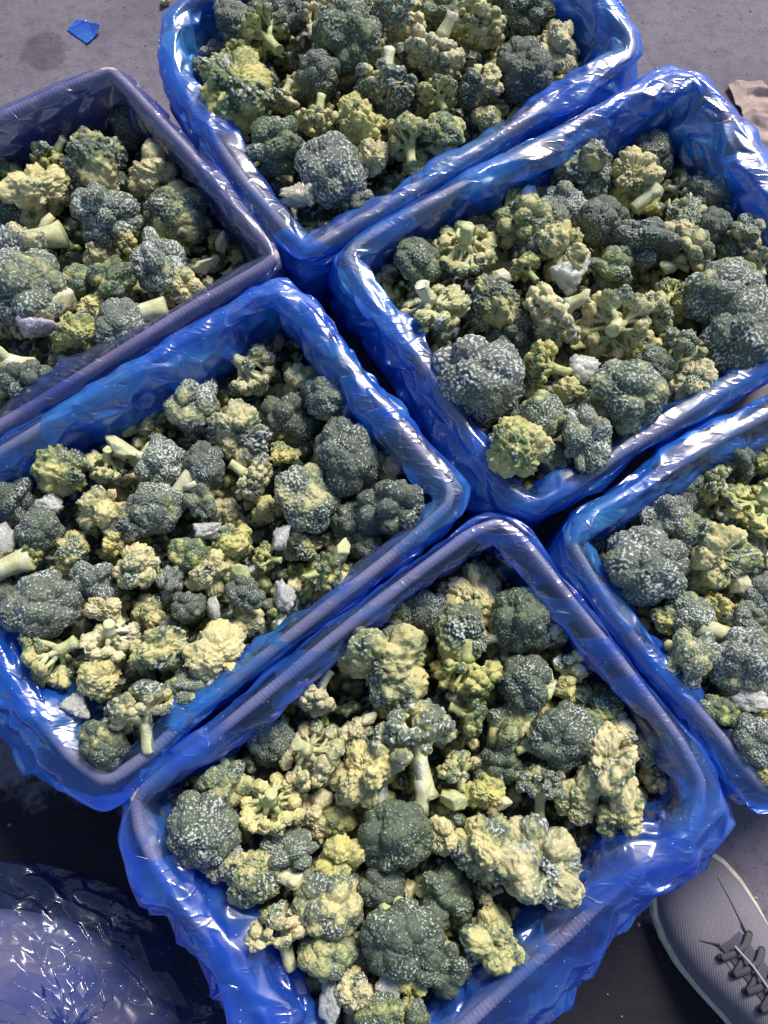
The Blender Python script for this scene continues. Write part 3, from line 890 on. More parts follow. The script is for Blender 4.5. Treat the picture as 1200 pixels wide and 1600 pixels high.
CATALOG = '''
UL F 212 198 38 200 -60 D- dark floret tucked deepest into the far corner under the rim
UL B 80 250 33 60 10 G small floret with pale stalk stump facing the bare wall
UL L 157 258 52 150 -40 DM large dark crown with a hollow creamy upper side
UL L 62 298 48 120 -20 PY upright creamy lump with an orange-white icy face
UL F 10 278 28 270 -60 G- green floret half out of frame just below the film wall
UL F 6 332 32 270 -60 D- blackish floret half out of frame beside a creamy lump
UL F 162 340 45 160 -40 WM blue-grey frosted crown joined to a creamy patch at its left
UL L 237 275 37 90 10 PB pointed cream lump with flat icy tip near right wall
UL F 278 338 48 120 -60 MY- shaded yellow-topped dark crown resting against the right wall
UL F 245 411 43 110 -70 W white frosted egg-shaped crown standing alone near the right corner
UL F 268 258 30 200 -60 D- dark crown in shade behind the pointed cream lump
UL K 62 368 34 20 0 PB brown-pink stalk slab under the upright creamy lump
UL L 32 402 50 0 -70 W long flat frosted crown stretching above the biggest lump
UL F 48 452 62 200 -70 WG biggest white and green crown next to the lavender slab
UL I 52 512 40 10 10 V lavender icy slab frozen onto the biggest crown
UL L 114 524 33 80 -30 Y yellow crystalline lump beside the lavender slab
UL F 122 440 25 120 -50 G small green crown between two pinkish stalk chunks
UL K 103 470 27 70 0 PB pinkish curved stalk chunk right of the biggest crown
UL L 155 404 30 20 -40 PB- tan crumbly floret below the blue-grey frosted crown
UL F 174 444 35 90 -50 G green-brown crown resting over the pale yellow nugget
UL L 150 481 27 20 -20 YC translucent pale yellow nugget lying below a green-brown crown
UL F 190 512 38 200 -70 WD dark crown with white frost swirls against the lower rim
UL K 226 487 32 15 0 PG pale ribbed white-tipped stalk leaning on the lower rim
UL L 288 447 27 90 -40 PY knobbly tan floret touching the lower rim near the right corner
UL L 197 378 17 90 -40 YC small yellow crumb between two frosted crowns
UL K 322 412 18 40 0 PB- small tan chip in the shade below the right wall
UL K 346 379 19 80 20 PB- upright thin tan chip leaning in the right corner
UL K 18 566 32 160 0 PB square pink-brown stalk block at the edge under the lavender slab
UL F 48 604 38 90 -60 D dark peppery crown nearest the lower left rim
UL F 134 514 19 90 -50 D- tiny dark crown squeezed under the pale yellow nugget
UL F 106 562 30 90 -60 D- dark crumbly crown beneath the yellow crystalline lump
UL L 4 604 15 90 -60 Y- small yellow bit half out of frame above the lower rim
TB F 365 35 30 200 -60 D dark crown in the shade of the left film wall
TB F 405 2 22 90 -60 YG yellow crown cut by the top of the picture
TB B 408 52 44 -55 5 G green floret with a long glassy stalk pointing down right
TB L 372 140 57 200 -40 YG largest yellow-green clump, carrying a yellow disc of cut stalk
TB B 372 88 26 -90 0 YG upright yellow-green finger of branches above the yellow clump
TB K 362 108 17 90 60 Y bright yellow cut disc stuck to the yellow-green clump
TB F 314 110 17 90 -60 D small dark crown pressed on the left film
TB F 334 82 16 90 -60 W- small grey crown behind the left film edge
TB F 450 18 27 90 -70 D smooth grey-brown crown between two pale stalks
TB B 488 32 30 -100 0 P pale floret with a frosted stump hanging downward
TB F 547 60 50 60 -60 DY large smooth grey crown with a yellow-green rim
TB F 497 117 34 140 -50 D dark netted crown with a cream stub at its upper left
TB B 440 154 28 60 20 P small icy pink-white stalk joined to a green crown
TB B 497 188 34 85 20 PG small arched floret, two white legs over a dark crown
TB F 430 232 42 100 -50 DG bumpy green-black crown right under the yellow clump
TB B 600 135 50 75 15 PD wide floret with white spreading stalks over a grey crown
TB L 562 195 43 110 -20 Y golden yellow bent stalk lump, brightest yellow piece
TB L 580 248 28 200 -40 PY brown-yellow crumbly tail under the golden bent lump
TB F 518 268 46 140 -60 WD big round dark crown with clear white beads nearest the lower corner
TB I 474 303 37 200 20 PY glassy pale cap frozen on the beaded crown near the lower corner
TB F 554 314 25 200 -60 D- dark crown in the gap at the lower corner
TB B 635 215 42 -75 0 GB olive floret with grey stalks pointing down at the rim
TB F 690 214 34 -90 -40 GB brown-green crown leaning on the lower right rim
TB B 680 82 48 60 30 P white fan-shaped cut floret, the palest piece
TB B 684 146 32 -80 0 GP pale green foot of branches under the white fan-shaped floret
TB B 622 28 42 70 10 P frosty white stalk with a green fringe at the top picture edge
TB F 690 18 26 90 -50 G green knobbly crown right of the frosty white stalk
TB B 744 42 44 80 0 PG tall pale floret with streaky stalks beside the shaded crowns
TB B 738 140 34 80 10 D dark crown with a white stalk rising toward the top
TB L 764 126 23 200 -20 PB tan smooth lump right of the dark crown with a white stalk
TB F 816 112 44 90 -70 D- large black crown in deep shade
TB L 866 78 36 90 -50 PB- dull brown crown touching the right film fold
TB F 828 20 36 90 -60 DG- dark olive crown in the shade at the top right
TB L 525 8 28 90 -60 PY cream-green crumbly piece at the top edge of the picture
TB L 578 18 26 90 -60 PG pale lump behind the large smooth grey crown
TB F 602 180 26 90 -50 D- dark crown beneath the wide white-stalked floret
TB L 655 262 22 90 -50 YG- small yellow-green tip reaching the lower right rim
TB L 758 188 20 90 -50 PG- greyish crumbs against the right rim
TB F 660 55 20 90 -50 G- green bit between the fan-shaped floret and the white stalk
UR L 915 262 48 240 -60 WD long dark white-beaded crown standing against the upper wall
UR L 988 275 37 240 -30 PY cream floret before a black crown near the far corner
UR K 1008 308 21 45 20 PC pale cylinder-shaped cut stalk in the shade of the far wall
UR F 1014 252 34 90 -60 D- black crown deepest in the shade by the far corner
UR F 880 331 38 160 -70 W smooth oval crown powdered white, like a pebble
UR F 940 349 38 90 -70 D dark round crown right of the smooth oval one
UR L 970 318 17 90 -40 Y- small yellow stub behind the dark round crown
UR F 1006 380 42 90 -70 D round black crown in the middle of the shaded part
UR L 1074 337 28 110 10 PV pink-white icy knob on top of two stacked lumps
UR L 1058 368 30 180 -20 PB cream sausage-shaped lump below the icy knob
UR F 1112 356 26 30 -50 D small dark beaded crown right of the cream sausage-shaped lump
UR F 1080 394 36 200 -30 PG round yellowish floret with its stub pointing left
UR K 1042 416 14 170 30 P little round cut stalk end left of the round yellowish floret
UR F 1106 314 38 90 -60 D- black crown under the hanging far film
UR F 1166 366 31 200 -60 PB brown fuzzy crown near the right edge of the picture
UR F 1146 392 27 200 -60 D- dim purple-brown crown between two brown ones
UR B 1188 408 26 -90 10 PB tan floret with short stalk at the right picture edge
UR F 1128 460 50 90 -70 WG big grey-green powdered crown, upper one of a right pair
UR F 1160 522 60 90 -70 WD biggest grey crown, lower one of a pair at the right
UR F 1156 428 21 90 -50 G small olive crown on top of the big grey-green pair
UR B 727 388 49 95 75 GP upside-down floret with five stems spreading like a star
UR F 652 410 36 200 -60 DG green-black cone-shaped crown at the left end
UR B 676 484 58 120 45 PG icy arched floret with glassy stems and a dark green edge
UR L 768 472 43 200 -40 WY dark frosted crown with a yellow crumbled front
UR B 797 305 25 -110 10 G small green curled floret beside a white ice block
UR I 830 314 22 70 10 C white ice block leaning on the cream crown
UR F 817 352 42 90 -60 YC cream cauliflower-like crown below the white ice block
UR F 832 390 26 -90 -60 D small purple-black crown under the cream cauliflower-like one
UR L 880 388 42 90 -40 PY knobbly cream floret left of the loose green crumbs
UR I 888 430 38 180 10 P glittering white icy mass under the knobbly cream floret
UR B 820 418 27 -60 10 YG small floret with thin stalk pointing to the glittering mass
UR K 783 430 18 0 10 V little pinkish square stalk block
UR B 866 492 54 30 30 P frosty open floret with a thick green-white stalk pointing right
UR B 962 506 52 -110 50 PY creamy fan floret with white centre and yellow-green edge
UR L 1016 486 33 90 -50 PW white-crusted floret right of the creamy fan floret
UR F 954 424 33 90 -50 G bright green crumbly crown above the creamy fan floret
UR B 974 402 27 -30 10 PD curved grey floret with stalk reaching right
UR B 1048 455 24 -110 20 YG small yellowish open floret above the round green-capped one
UR L 1066 482 22 90 -40 Y- small dull yellow crumb left of the big grey pair
UR B 1066 547 42 -120 -10 WG round green-capped floret with stout stalk pointing down left
UR F 1022 575 28 120 -50 DG small dark green crown next to the stout-stalked floret
UR L 1012 548 22 90 -40 YC yellow-cream nub over a small dark green crown
UR B 846 570 40 -20 5 YG yellow-green curled floret lying on its side
UR I 905 575 32 10 10 P glassy white stalk mass joined to the curled yellow-green floret
UR L 892 612 21 90 -30 YC small smooth yellow stub in the centre bottom
UR F 974 620 57 180 -50 WY large crown, green-yellow on its left and white on its right
UR F 842 652 38 110 -50 WYC round crown with golden top and white knobs at its left
UR F 912 688 44 200 -60 W grey sugared crown touching the lower rim
UR L 806 708 49 -20 -10 GP bright green slab-shaped floret with icy cut side, lower corner
UR F 748 590 65 90 -70 W largest white-dusted crown against the left wall
UR F 800 525 34 90 -60 D- dark floret in the gap above the largest white-dusted crown
UR F 868 722 28 90 -60 D- dark crown in the gap near the lower corner
UR L 1084 594 30 90 -50 PB tan branching bits along the lower rim at the right
UR L 1046 606 24 90 -50 PB- brown-grey bit under the stout-stalked floret
UR L 746 328 21 70 -20 PB- dim brown chip against the upper wall
UR L 844 294 19 90 -50 PB- dim grey chip behind the white ice block
UR B 1066 298 24 180 10 PB- tan stalk lying in shade under the far film
UR L 832 608 16 90 -50 PC- small cream bit above the golden-topped crown
UR L 1000 582 24 90 -50 PB- tan floret wedged behind the half-white large crown
UR L 770 326 18 90 -50 PG- greyish stub between the upper wall and the curled green floret
UR L 905 735 16 90 -50 YG- yellow bit at the lower rim
MB B 393 580 46 150 30 P icy branching floret at the far end under the upper rim
MB F 300 633 48 170 -40 WC grey frosted crown with a white ragged left side
MB L 467 597 28 90 -50 PY small dull yellow lump right of the icy branching floret
MB F 518 622 42 -80 -40 WD frosted crown with a brown stub, half under the right film
MB L 377 681 44 -130 -40 WC tilted crown with a flat cream-coloured face
MB F 450 656 42 90 -60 D- dim crumbly crown behind the tilted flat-faced one
MB F 320 730 33 90 -70 D round charcoal crown standing alone, powdered evenly
MB F 541 716 50 90 -70 D largest black crown near the right wall
MB F 477 777 52 190 -50 WYC ball-shaped crown, golden on the left and white-dusted on the right
MB B 395 747 36 150 10 P open floret with a curved white stalk above green crumbs
MB L 443 709 21 90 -40 YG yellow crumb just above the ball-shaped crown
MB K 432 684 15 30 20 Y- thin yellow chip over the yellow crumb
MB F 612 797 48 90 -60 D dark crown against the right corner, brown at its left edge
MB F 246 725 41 160 -20 WG frosted crown with a yellow-green top and fat white stalk
MB K 192 704 30 165 10 P fat white icy stalk pointing left toward the upper wall
MB B 163 729 33 60 40 PG small grey open floret behind the fat white stalk
MB L 102 738 44 120 -50 YGW big speckled yellow-green crown at the upper left
MB F 22 781 37 90 -60 D teal-black crown half out of frame at the left
MB I 76 790 29 190 10 P smooth white ice stalk under the speckled crown
MB L 163 795 36 90 -10 PYC peaked cream stalk chunk, summit of the frozen heap
MB F 243 793 38 90 -60 WG green crown with white beads right of the frozen heap
MB L 203 815 30 90 -50 WD grey beaded patch in the centre of the frozen heap
MB L 179 846 20 90 -10 YO egg-yellow nugget in the centre of the frozen heap
MB L 212 884 37 -60 -40 PYC yellow-white crumbled lump at the foot of the frozen heap
MB F 146 909 33 90 -60 WD round dark crown at the lower left of the frozen heap
MB F 64 828 34 90 -70 D dark crown in the hollow left of the frozen heap
MB I 14 848 27 90 10 P jagged glassy ice at the left edge of the picture
MB B 52 862 27 180 0 YG light green sprig pointing right over a dark hole
MB K 16 886 32 20 0 PG whitish slanted stalk at the left edge under the sprig
MB L 113 862 31 90 -50 PG pale crumbly floret between the sprig and the frozen heap
MB F 310 784 26 -120 -50 GW small button crown, green with white rim
MB I 322 828 33 10 30 P star-shaped icy knot under the small button crown
MB F 294 868 29 90 -60 G bright green crown below the star-shaped icy knot
MB L 364 845 34 90 -40 YG yellow-green clump above the cut amber disc
MB K 375 901 28 100 60 YC translucent amber disc of cut stalk
MB L 333 891 34 90 -40 PY cream lumpy crown left of the translucent amber disc
MB I 437 845 29 60 20 V pink-white ice shard, the brightest chip in the centre
MB B 413 872 24 -10 10 YG small yellow-green floret under the pink-white shard
MB I 445 935 30 90 30 C clear glassy ice lump resting near the lower rim
MB B 508 894 33 190 0 G green trumpet-shaped floret with its stalk pointing left
MB K 535 862 24 60 10 PG greenish pointed leaf shard by the trumpet-shaped floret
MB F 384 928 27 -90 -60 D dark beaded crown peeking from under the amber disc
MB I 336 958 22 90 20 C grey ice knob on a frosted crown near the lower rim
MB F 294 947 26 90 -60 D small dull crown in the shade left of the grey ice knob
MB L 380 972 25 90 -60 PB- round brown lump in a dark hole near the lower rim
MB F 68 946 52 90 -70 WD big charcoal crown with netted white beads, lower left
MB F 8 940 33 90 -70 D- navy-black crown half out of frame next to the big charcoal one
MB B 74 1027 48 30 10 GP floret with a broad tan stalk bent over a green crown
MB B 174 1000 44 90 50 P netted pale floret with holes between its white stems
MB L 163 950 26 90 -50 PC cream crumbs below the round dark crown of the heap
MB L 250 1018 42 90 -50 PGY beaded olive and cream crown with glassy bits
MB L 340 1027 47 60 -40 PY cream-orange crumbly crown leaning on the lower rim
MB L 158 1058 34 90 -60 PY pale yellow sugar-crusted crown left of the fan of stems
MB B 222 1108 58 -70 5 PW large frosted floret with a fan of thick white stems
MB F 290 1076 30 -90 -40 GW green-white crown at the right end of the fan of stems
MB I 118 1100 27 180 10 C cluster of clear ice bubbles beside the left film
MB F 164 1160 37 90 -60 DG dark green crown under the fan of stems, in the lower corner
MB F 268 909 22 90 -60 W small grey-blue crown right of the frozen heap's foot
MB L 608 735 29 90 -50 PB- dim tan lump against the right wall
MB L 584 688 20 90 -50 PB- dim brown chip behind the largest black crown
MB F 545 812 27 90 -60 D- small dark crown between two large black ones
MB L 470 855 30 90 -50 PG- grey crumbly crown below the ball-shaped one
MB K 284 764 25 45 10 PB tan square stalk chunk below the charcoal round crown
MB K 204 668 19 60 10 PB- small wedge of stalk next to the upper film wall
MB L 240 662 22 90 -50 PG- grey branching crumbs below the upper film wall
MB F 396 538 26 90 -60 D- black crown deepest under the far rim
MB L 234 960 29 90 -50 PY- dim yellowish crumbs under the frozen heap
MB L 101 902 23 90 -50 PB- brown-yellow crumb above the big charcoal crown
MB L 350 800 22 90 -50 PB- tan crumbs between the button crown and the open floret
MB F 570 850 26 90 -60 D- dark crown in the gap beside the leaf shard
MB F 270 985 24 90 -60 D- dark bit above the beaded olive crown
MB L 420 800 26 90 -50 PY- dull cream crumbs left of the ball-shaped crown
FB L 603 1032 62 200 -60 WY largest frosted crown near the upper wall, cream at its right side
FB L 618 964 27 90 -50 PY- dim yellow lump pressed against the upper wall
FB F 662 957 35 90 -60 D- black crown beside the dim yellow lump
FB L 738 928 44 90 -50 PY- dusky yellow crown closest to the top corner
FB L 727 985 43 15 -60 WG oblong green-white crown under the dusky yellow one
FB K 762 1001 14 20 10 V thin pinkish sliver of stalk between two green florets
FB F 818 968 52 90 -60 DG large shaded olive crown beside the right wall
FB L 862 990 26 90 -30 PB cream patch of broken stalk on the shaded olive crown
FB K 870 1033 14 200 50 P small round stalk end, button-like, near the right wall
FB L 897 1036 25 90 -50 PB tan lump right of the button-like stalk end
FB B 727 1052 50 85 15 GY wide olive floret seen from below, branching like a tree
FB F 828 1068 44 -10 -20 D dark round crown with a yellowish stub at its right
FB L 884 1076 20 0 0 YC yellowish stub joined to the dark round crown
FB B 492 1088 38 55 0 P floret with a pale blunt stalk pointing at the upper rim
FB B 646 1150 66 -77 0 WGP tall tree-like floret with a long thick white stalk pointing down
FB B 736 1117 36 165 5 G lively green floret with stalks fanning toward the left
FB F 806 1142 40 -35 0 YCD cream-beaded crown with a small round white stalk end
FB F 876 1150 46 90 -70 D large charcoal crown, right of the cream-beaded one
FB B 486 1178 54 135 55 PG pale floret from below with thick white branching veins
FB L 578 1203 54 -60 -30 YC long arched row of cream beads with a green back
FB I 590 1246 28 60 10 C clear glassy icicle cluster under the arched cream crown
FB B 717 1200 36 -75 0 GP thin-stemmed little tree-like floret, stalk pointing down
FB K 710 1251 28 -20 10 YC wedge of pale yellow stalk under the thin-stemmed floret
FB K 658 1246 24 90 0 PB brown stalk block under the long white stalk
FB L 757 1233 30 60 -30 YG yellow-green cone with a ragged white tip
FB K 782 1254 17 -20 10 P ragged white leaf tip right of the yellow-green cone
FB F 775 1196 35 90 -60 DG- dark green crown behind the thin-stemmed floret
FB B 845 1225 42 -95 -5 WG frosty cap floret with stout stalk pointing down, right of centre
FB L 899 1257 34 120 -40 PG dull olive floret right of the frosty cap
FB L 953 1195 54 120 20 PB upturned floret with a broad tan hollow and glassy skin
FB L 966 1266 43 90 10 PG olive rosette with a white icy centre at the right corner
FB L 930 1105 42 90 -50 G- shaded green crown under the right wall
FB L 962 1140 29 90 -30 PB shaded tan lump above the upturned hollow floret
FB F 918 1130 24 200 -40 G small green knob left of the shaded tan lump
FB L 1024 1220 23 90 -50 PB- dim tan scrap in the right corner
FB F 350 1222 40 90 -60 YCW yellow crown dusted with frost, highest at the left corner
FB F 318 1292 57 180 -60 WT blue-white snowy crown filling the left corner
FB B 424 1258 48 90 60 YC yellow floret with a squared pale stump facing up
FB F 450 1332 38 -90 -20 WT teal crown bending over a tan stalk
FB K 447 1368 25 -10 10 PB tan stalk under the teal crown
FB L 394 1362 44 90 -50 WYC oval crown, pale orange above and grey beads below
FB I 367 1330 17 100 40 C white coin-like slice of ice stuck on the oval crown
FB L 342 1346 30 90 -50 W grey icy rubble beside the left film fold
FB L 492 1275 32 90 -50 PB- shaded tan floret right of the squared-stump floret
FB F 528 1278 28 90 -50 YG- olive crown in shade under the arched cream crown
FB L 532 1345 38 120 0 YO orange-yellow broken floret with a white squared stump
FB F 510 1410 54 140 -50 WYO crown split in colour, orange-yellow above and navy grey below
FB B 438 1450 52 -70 5 PC torn fibrous floret with a white frayed stalk
FB F 512 1492 44 -90 -20 GYW yellow-green crown over a thick glassy stalk
FB I 520 1556 40 -80 5 PG thick glassy greenish stalk pointing to the bottom edge
FB L 557 1548 33 -90 -40 PB brown-spotted tan crown by the bottom edge
FB F 617 1303 55 90 -70 DT largest deep green dome in the centre, finely beaded
FB F 594 1382 37 200 -50 D- black-green crown below the deep green dome
FB L 689 1308 28 90 -20 PYC small torn cream lump right of the deep green dome
FB L 753 1320 52 70 -20 WPY creamy crumbled crown with a dark beaded lower half
FB L 846 1352 58 120 -50 WPC two-lobed crown, cream knobs above, grey beads below, by right film
FB I 816 1300 22 100 20 C white icy bridge between two creamy crowns
FB F 692 1400 48 160 -50 DG- shaded dark green crown under the creamy crumbled one
FB L 772 1465 48 200 -30 WYG green crown with cut pale yellow front, nearest lower right film
FB F 628 1460 60 100 -60 DT huge dark green dome near the bottom
FB F 692 1508 42 90 -50 DG green bumpy shoulder right of the huge dark dome
FB L 643 1528 27 -90 -20 YO dull golden patch under the huge dark dome
FB F 592 1577 34 90 -50 YG bright lime crown cut by the bottom edge of the picture
FB F 643 1582 28 90 -50 YGW whitish yellow crown at the bottom edge beside the film
FB I 606 1537 28 -60 10 PG glassy green stalk slice above the lime crown
FB B 760 1396 24 10 10 PG- thin green stalk lying between two dark crowns
FB L 557 1147 31 90 -50 PB- dim crumbly floret left of the tree-like floret's cap
FB L 600 1100 24 90 -50 Y- small yellow twiggy bit below the largest frosted crown
FB K 577 1122 14 30 10 V small pinkish leaf chip above the arched cream crown
FB L 1002 1165 30 90 -50 PG- shaded olive lump behind the right film
FB F 425 1160 34 90 -60 D- black crown in the shadow of the upper rim
FB F 700 1278 27 90 -50 G- mossy green bit above the small torn cream lump
FB L 850 1120 22 90 -50 PG- shaded crumbs between the two dark round crowns
FB F 560 1490 30 90 -60 D- black crown in the hole between the two bottom domes
FB F 790 1030 26 90 -60 D- black crown behind the olive tree-like floret
RE F 1004 884 61 90 -75 WD biggest smooth dome, black with dense white beads, left rim
RE F 1040 811 38 90 -60 WD frosted black crown just above the biggest smooth dome
RE L 1113 872 54 100 30 PYG long upturned floret, yellow-green with melted white middle
RE F 1078 838 33 90 -60 GW greenish frosted crown behind the long upturned floret
RE B 1116 757 34 -30 10 GP small floret with a creamy stalk pointing right
RE F 1150 715 28 90 -60 D dark crown under the film at the upper rim
RE B 1182 796 56 60 50 GY large open floret with dark hollow stems at the picture edge
RE F 1070 768 32 90 -60 D- black crown in shadow below the film fold
RE L 1188 704 30 90 -50 Y- dim golden floret in the upper right of the box
RE F 1169 884 18 90 -60 WD tiny grey crown between two large florets
RE K 1160 915 22 -60 10 P white stalk foot under the tiny grey crown
RE F 1078 962 36 90 -60 WG dull green frosted crown with a cream stalk at its right
RE K 1112 984 29 160 10 PC creamy twisted stalk pointing right over a dark gap
RE L 1038 970 23 90 -50 G small mossy crown touching the left film
RE F 1166 970 31 90 -60 WG light green frosted crown above the grey pebbled one
RE F 1192 930 29 90 -60 W white crusted crown at the picture edge
RE F 1073 1032 48 130 -50 WPG round pale green crown with translucent leafy skin
RE F 1160 1034 50 90 -60 W large grey pebbled crown with white highlights
RE I 1168 1092 38 0 10 P smooth white ice base under the grey pebbled crown
RE F 1120 1112 28 90 -60 G small green crown squeezed by the left film
RE L 1190 1122 25 90 -50 G- dim green lump under the smooth white ice base
RE F 1174 1160 42 90 -60 WD speckled grey crown in the lower corner
RE L 1194 1204 25 90 -50 YG yellow-white floret at the very bottom of the box
RE L 1118 942 20 90 20 Y bright yellow-green knob at the foot of the upturned floret
RE F 1050 915 24 90 -60 D- black crown in the gap right of the biggest dome
RE L 1180 850 22 90 -50 PB- pink-tan bit below the large open floret
'''
GROUPN = {'F': 'broccoli florets', 'B': 'broccoli florets', 'L': 'broccoli florets', 'K': 'stalk pieces', 'I': 'ice pieces'}
cnt = {k: 0 for k in PROTO}
rng = random.Random(7)
PLACED = {k: [] for k in BOX}
rows = [ln.split(None, 8) for ln in CATALOG.strip().splitlines()]
for key, shp, px, py, rp, ang, el, tc, text in rows:
    px, py, rp, ang, el = float(px), float(py), float(rp), float(ang), float(el)
    low = tc.endswith('-')
    z = RIM - 0.05
    for _ in range(3):
        p = at(px, py, z)
        dist = (CAM - p) @ RM[:, 2]
        r = rp * dist / FPX
        z = heap_z(key, p[0], p[1]) + 0.30 * r + rng.uniform(-0.002, 0.004) - (0.017 if low else 0.0) + {'I': 0.004, 'K': 0.005}.get(shp, 0)
    rng2 = random.Random(int(px * 7 + py * 13))
    p = at(px, py, z)
    i = cnt[shp]; cnt[shp] += 1
    pr = PROTO[shp][i % len(PROTO[shp])]
    if 'long thick white' in text: pr = LONG
    if shp == 'F' and rp > 49: pr = PROTO['F'][(0, 2, 4)[i % 3]]
    sdir = Vector((math.cos(R(ang)) * math.cos(R(el)), math.sin(R(ang)) * math.cos(R(el)), math.sin(R(el))))
    q = Vector((0, 0, -1)).rotation_difference(sdir) @ Quaternion((0, 0, 1), rng2.uniform(0, 6.28))
    if shp in 'KI': q = Vector((0, 0, 1)).rotation_difference(sdir) @ Quaternion((0, 0, 1), rng2.uniform(0, 6.28))
    if shp == 'L': q = q @ Quaternion(Vector((rng2.uniform(-1, 1), rng2.uniform(-1, 1), rng2.uniform(-1, 1))).normalized(), rng2.uniform(0, 3))
    k = r * 1.21
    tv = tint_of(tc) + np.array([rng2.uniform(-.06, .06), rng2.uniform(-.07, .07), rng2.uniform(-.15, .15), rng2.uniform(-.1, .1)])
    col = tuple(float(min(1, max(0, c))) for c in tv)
    zs = 0.72 if (shp == 'B' and el > 40) else 1.0
    if shp == 'I': k *= 0.85
    if shp == 'I': col = (0.75 if tc[0] == 'Y' or 'Y' in tc else 0.12, 0.5, 1.0 if tc[0] == 'V' and 'lavender' in text else 0.0, 1.0)
    sc = (k * rng2.uniform(.93, 1.07), k * rng2.uniform(.93, 1.07), k * zs * rng2.uniform(.93, 1.05))
    name = {'F': 'broccoli_floret', 'B': 'broccoli_floret', 'L': 'broccoli_floret', 'K': 'stalk_piece', 'I': 'ice_piece'}[shp]
    cat = {'K': 'stalk piece', 'I': 'ice'}.get(shp, 'broccoli floret')
    label = text.strip() + ' in the ' + BNAME[key] + ' box'
    if isinstance(pr, tuple):
        o = bpy.data.objects.new(name, None); COL.objects.link(o)
        o.empty_display_size = 0.01
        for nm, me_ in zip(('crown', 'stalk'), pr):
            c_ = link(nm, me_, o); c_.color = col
    else:
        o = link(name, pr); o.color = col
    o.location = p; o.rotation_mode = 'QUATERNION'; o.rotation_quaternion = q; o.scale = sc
    tag(o, label, cat, GROUPN[shp] + ' lying in the ' + BNAME[key] + ' box')
    PLACED[key].append((p[0], p[1], r))

# the small crumbs and broken florets filling the gaps below, one mass per box
lumps_ = []
for s_ in range(6):
    D_, F_ = ico(3)
    rg = np.random.default_rng(800 + s_)
    C_ = fib(9, rg, 2.5) * rg.uniform(.3, .75, 9)[:, None]
    rr_ = union_r(D_, C_, rg.uniform(.2, .45, 9), 0.4); rr_ /= np.percentile(rr_, 95)
    b_ = bead_field(D_, 130, rg)
    rr_ += 0.20 * np.sqrt(b_) + 0.25 * fbm(D_ * 3, s_)
    lumps_.append((D_ * rr_[:, None], F_, b_))
for bi, key in enumerate(BOX):
    rg = np.random.default_rng(60 + bi)
    L = LOOP2[key]
    lo, hi = L.min(0), L.max(0)
    A = Acc()
    N = 0
    step = 0.0175
    for gx in np.arange(lo[0], hi[0], step):
        for gy in np.arange(lo[1], hi[1], step):
            x, y = gx + rg.uniform(-.007, .007), gy + rg.uniform(-.007, .007)
            if not inside((x, y), L): continue
            # leave out what the picture cannot show
            q_ = RM.T @ (np.array([x, y, RIM]) - CAM)
            if abs(q_[0] / q_[2]) * FPX > 680 or abs(q_[1] / q_[2]) * FPX > 880: continue
            if any((x - a_) ** 2 + (y - b_) ** 2 < (0.62 * r_) ** 2 for a_, b_, r_ in PLACED[key]): continue
            r = rg.choice([rg.uniform(0.006, 0.011), rg.uniform(0.011, 0.017)])
            z = heap_z(key, x, y) - r * 0.75 - rg.uniform(0.010, 0.026)
            v, f, b = lumps_[int(rg.integers(6))]
            M = np.array(Quaternion(Vector(rg.normal(0, 1, 3)).normalized(), rg.uniform(0, 6)).to_matrix())
            vv = (v @ M.T) * r * rg.uniform(.75, 1.2, 3) + (x, y, z)
            kind = rg.choice(['D', 'G', 'G', 'B', 'M', 'P', 'D'])
            tv = TINT[kind]
            A.add(vv, None, f, outer=0.6, tip=b, ye=tv[0], fr=tv[1] - .12, gr=tv[2], cr=tv[3])
    # the packed bed below everything
    gx, gy = np.meshgrid(np.arange(lo[0], hi[0], 0.004), np.arange(lo[1], hi[1], 0.004), indexing='ij')
    fl = np.c_[gx.ravel(), gy.ravel()]
    ins_ = np.array([inside(p_, L) for p_ in fl])
    qq = strip_grid(gx.shape[0], gx.shape[1]); qq = qq[ins_[qq].all(1)]
    hz = np.array([heap_z(key, x, y) for x, y in fl])
    hz += -0.042 + 0.016 * fbm(fl * 55, 900 + bi) + 0.006 * np.abs(fbm(fl * 160, 950 + bi))
    A.add(np.c_[fl, hz], qq, None, outer=0.8, tip=np.clip(0.5 + vn(fl * 420, 5), 0, 1), ye=0.15, fr=0.2, gr=0.25, cr=0.3)
    c = CEN[key]
    A.V = [v - np.array([c[0], c[1], 0]) for v in A.V]
    o = link('broccoli_crumbs', A.done('broccoli_crumbs', M_CRUMB), None, (c[0], c[1], 0))
    tag(o, 'broken crumbs and small bits filling the gaps between florets in the %s box' % BNAME[key], 'broccoli crumbs', 'crumbs under the florets', 'stuff')

# ------------------------------------------------------------------ covered box at the bottom left
def sheet(name, outline_px, ztop, seed, mat, label, cat):
    pass


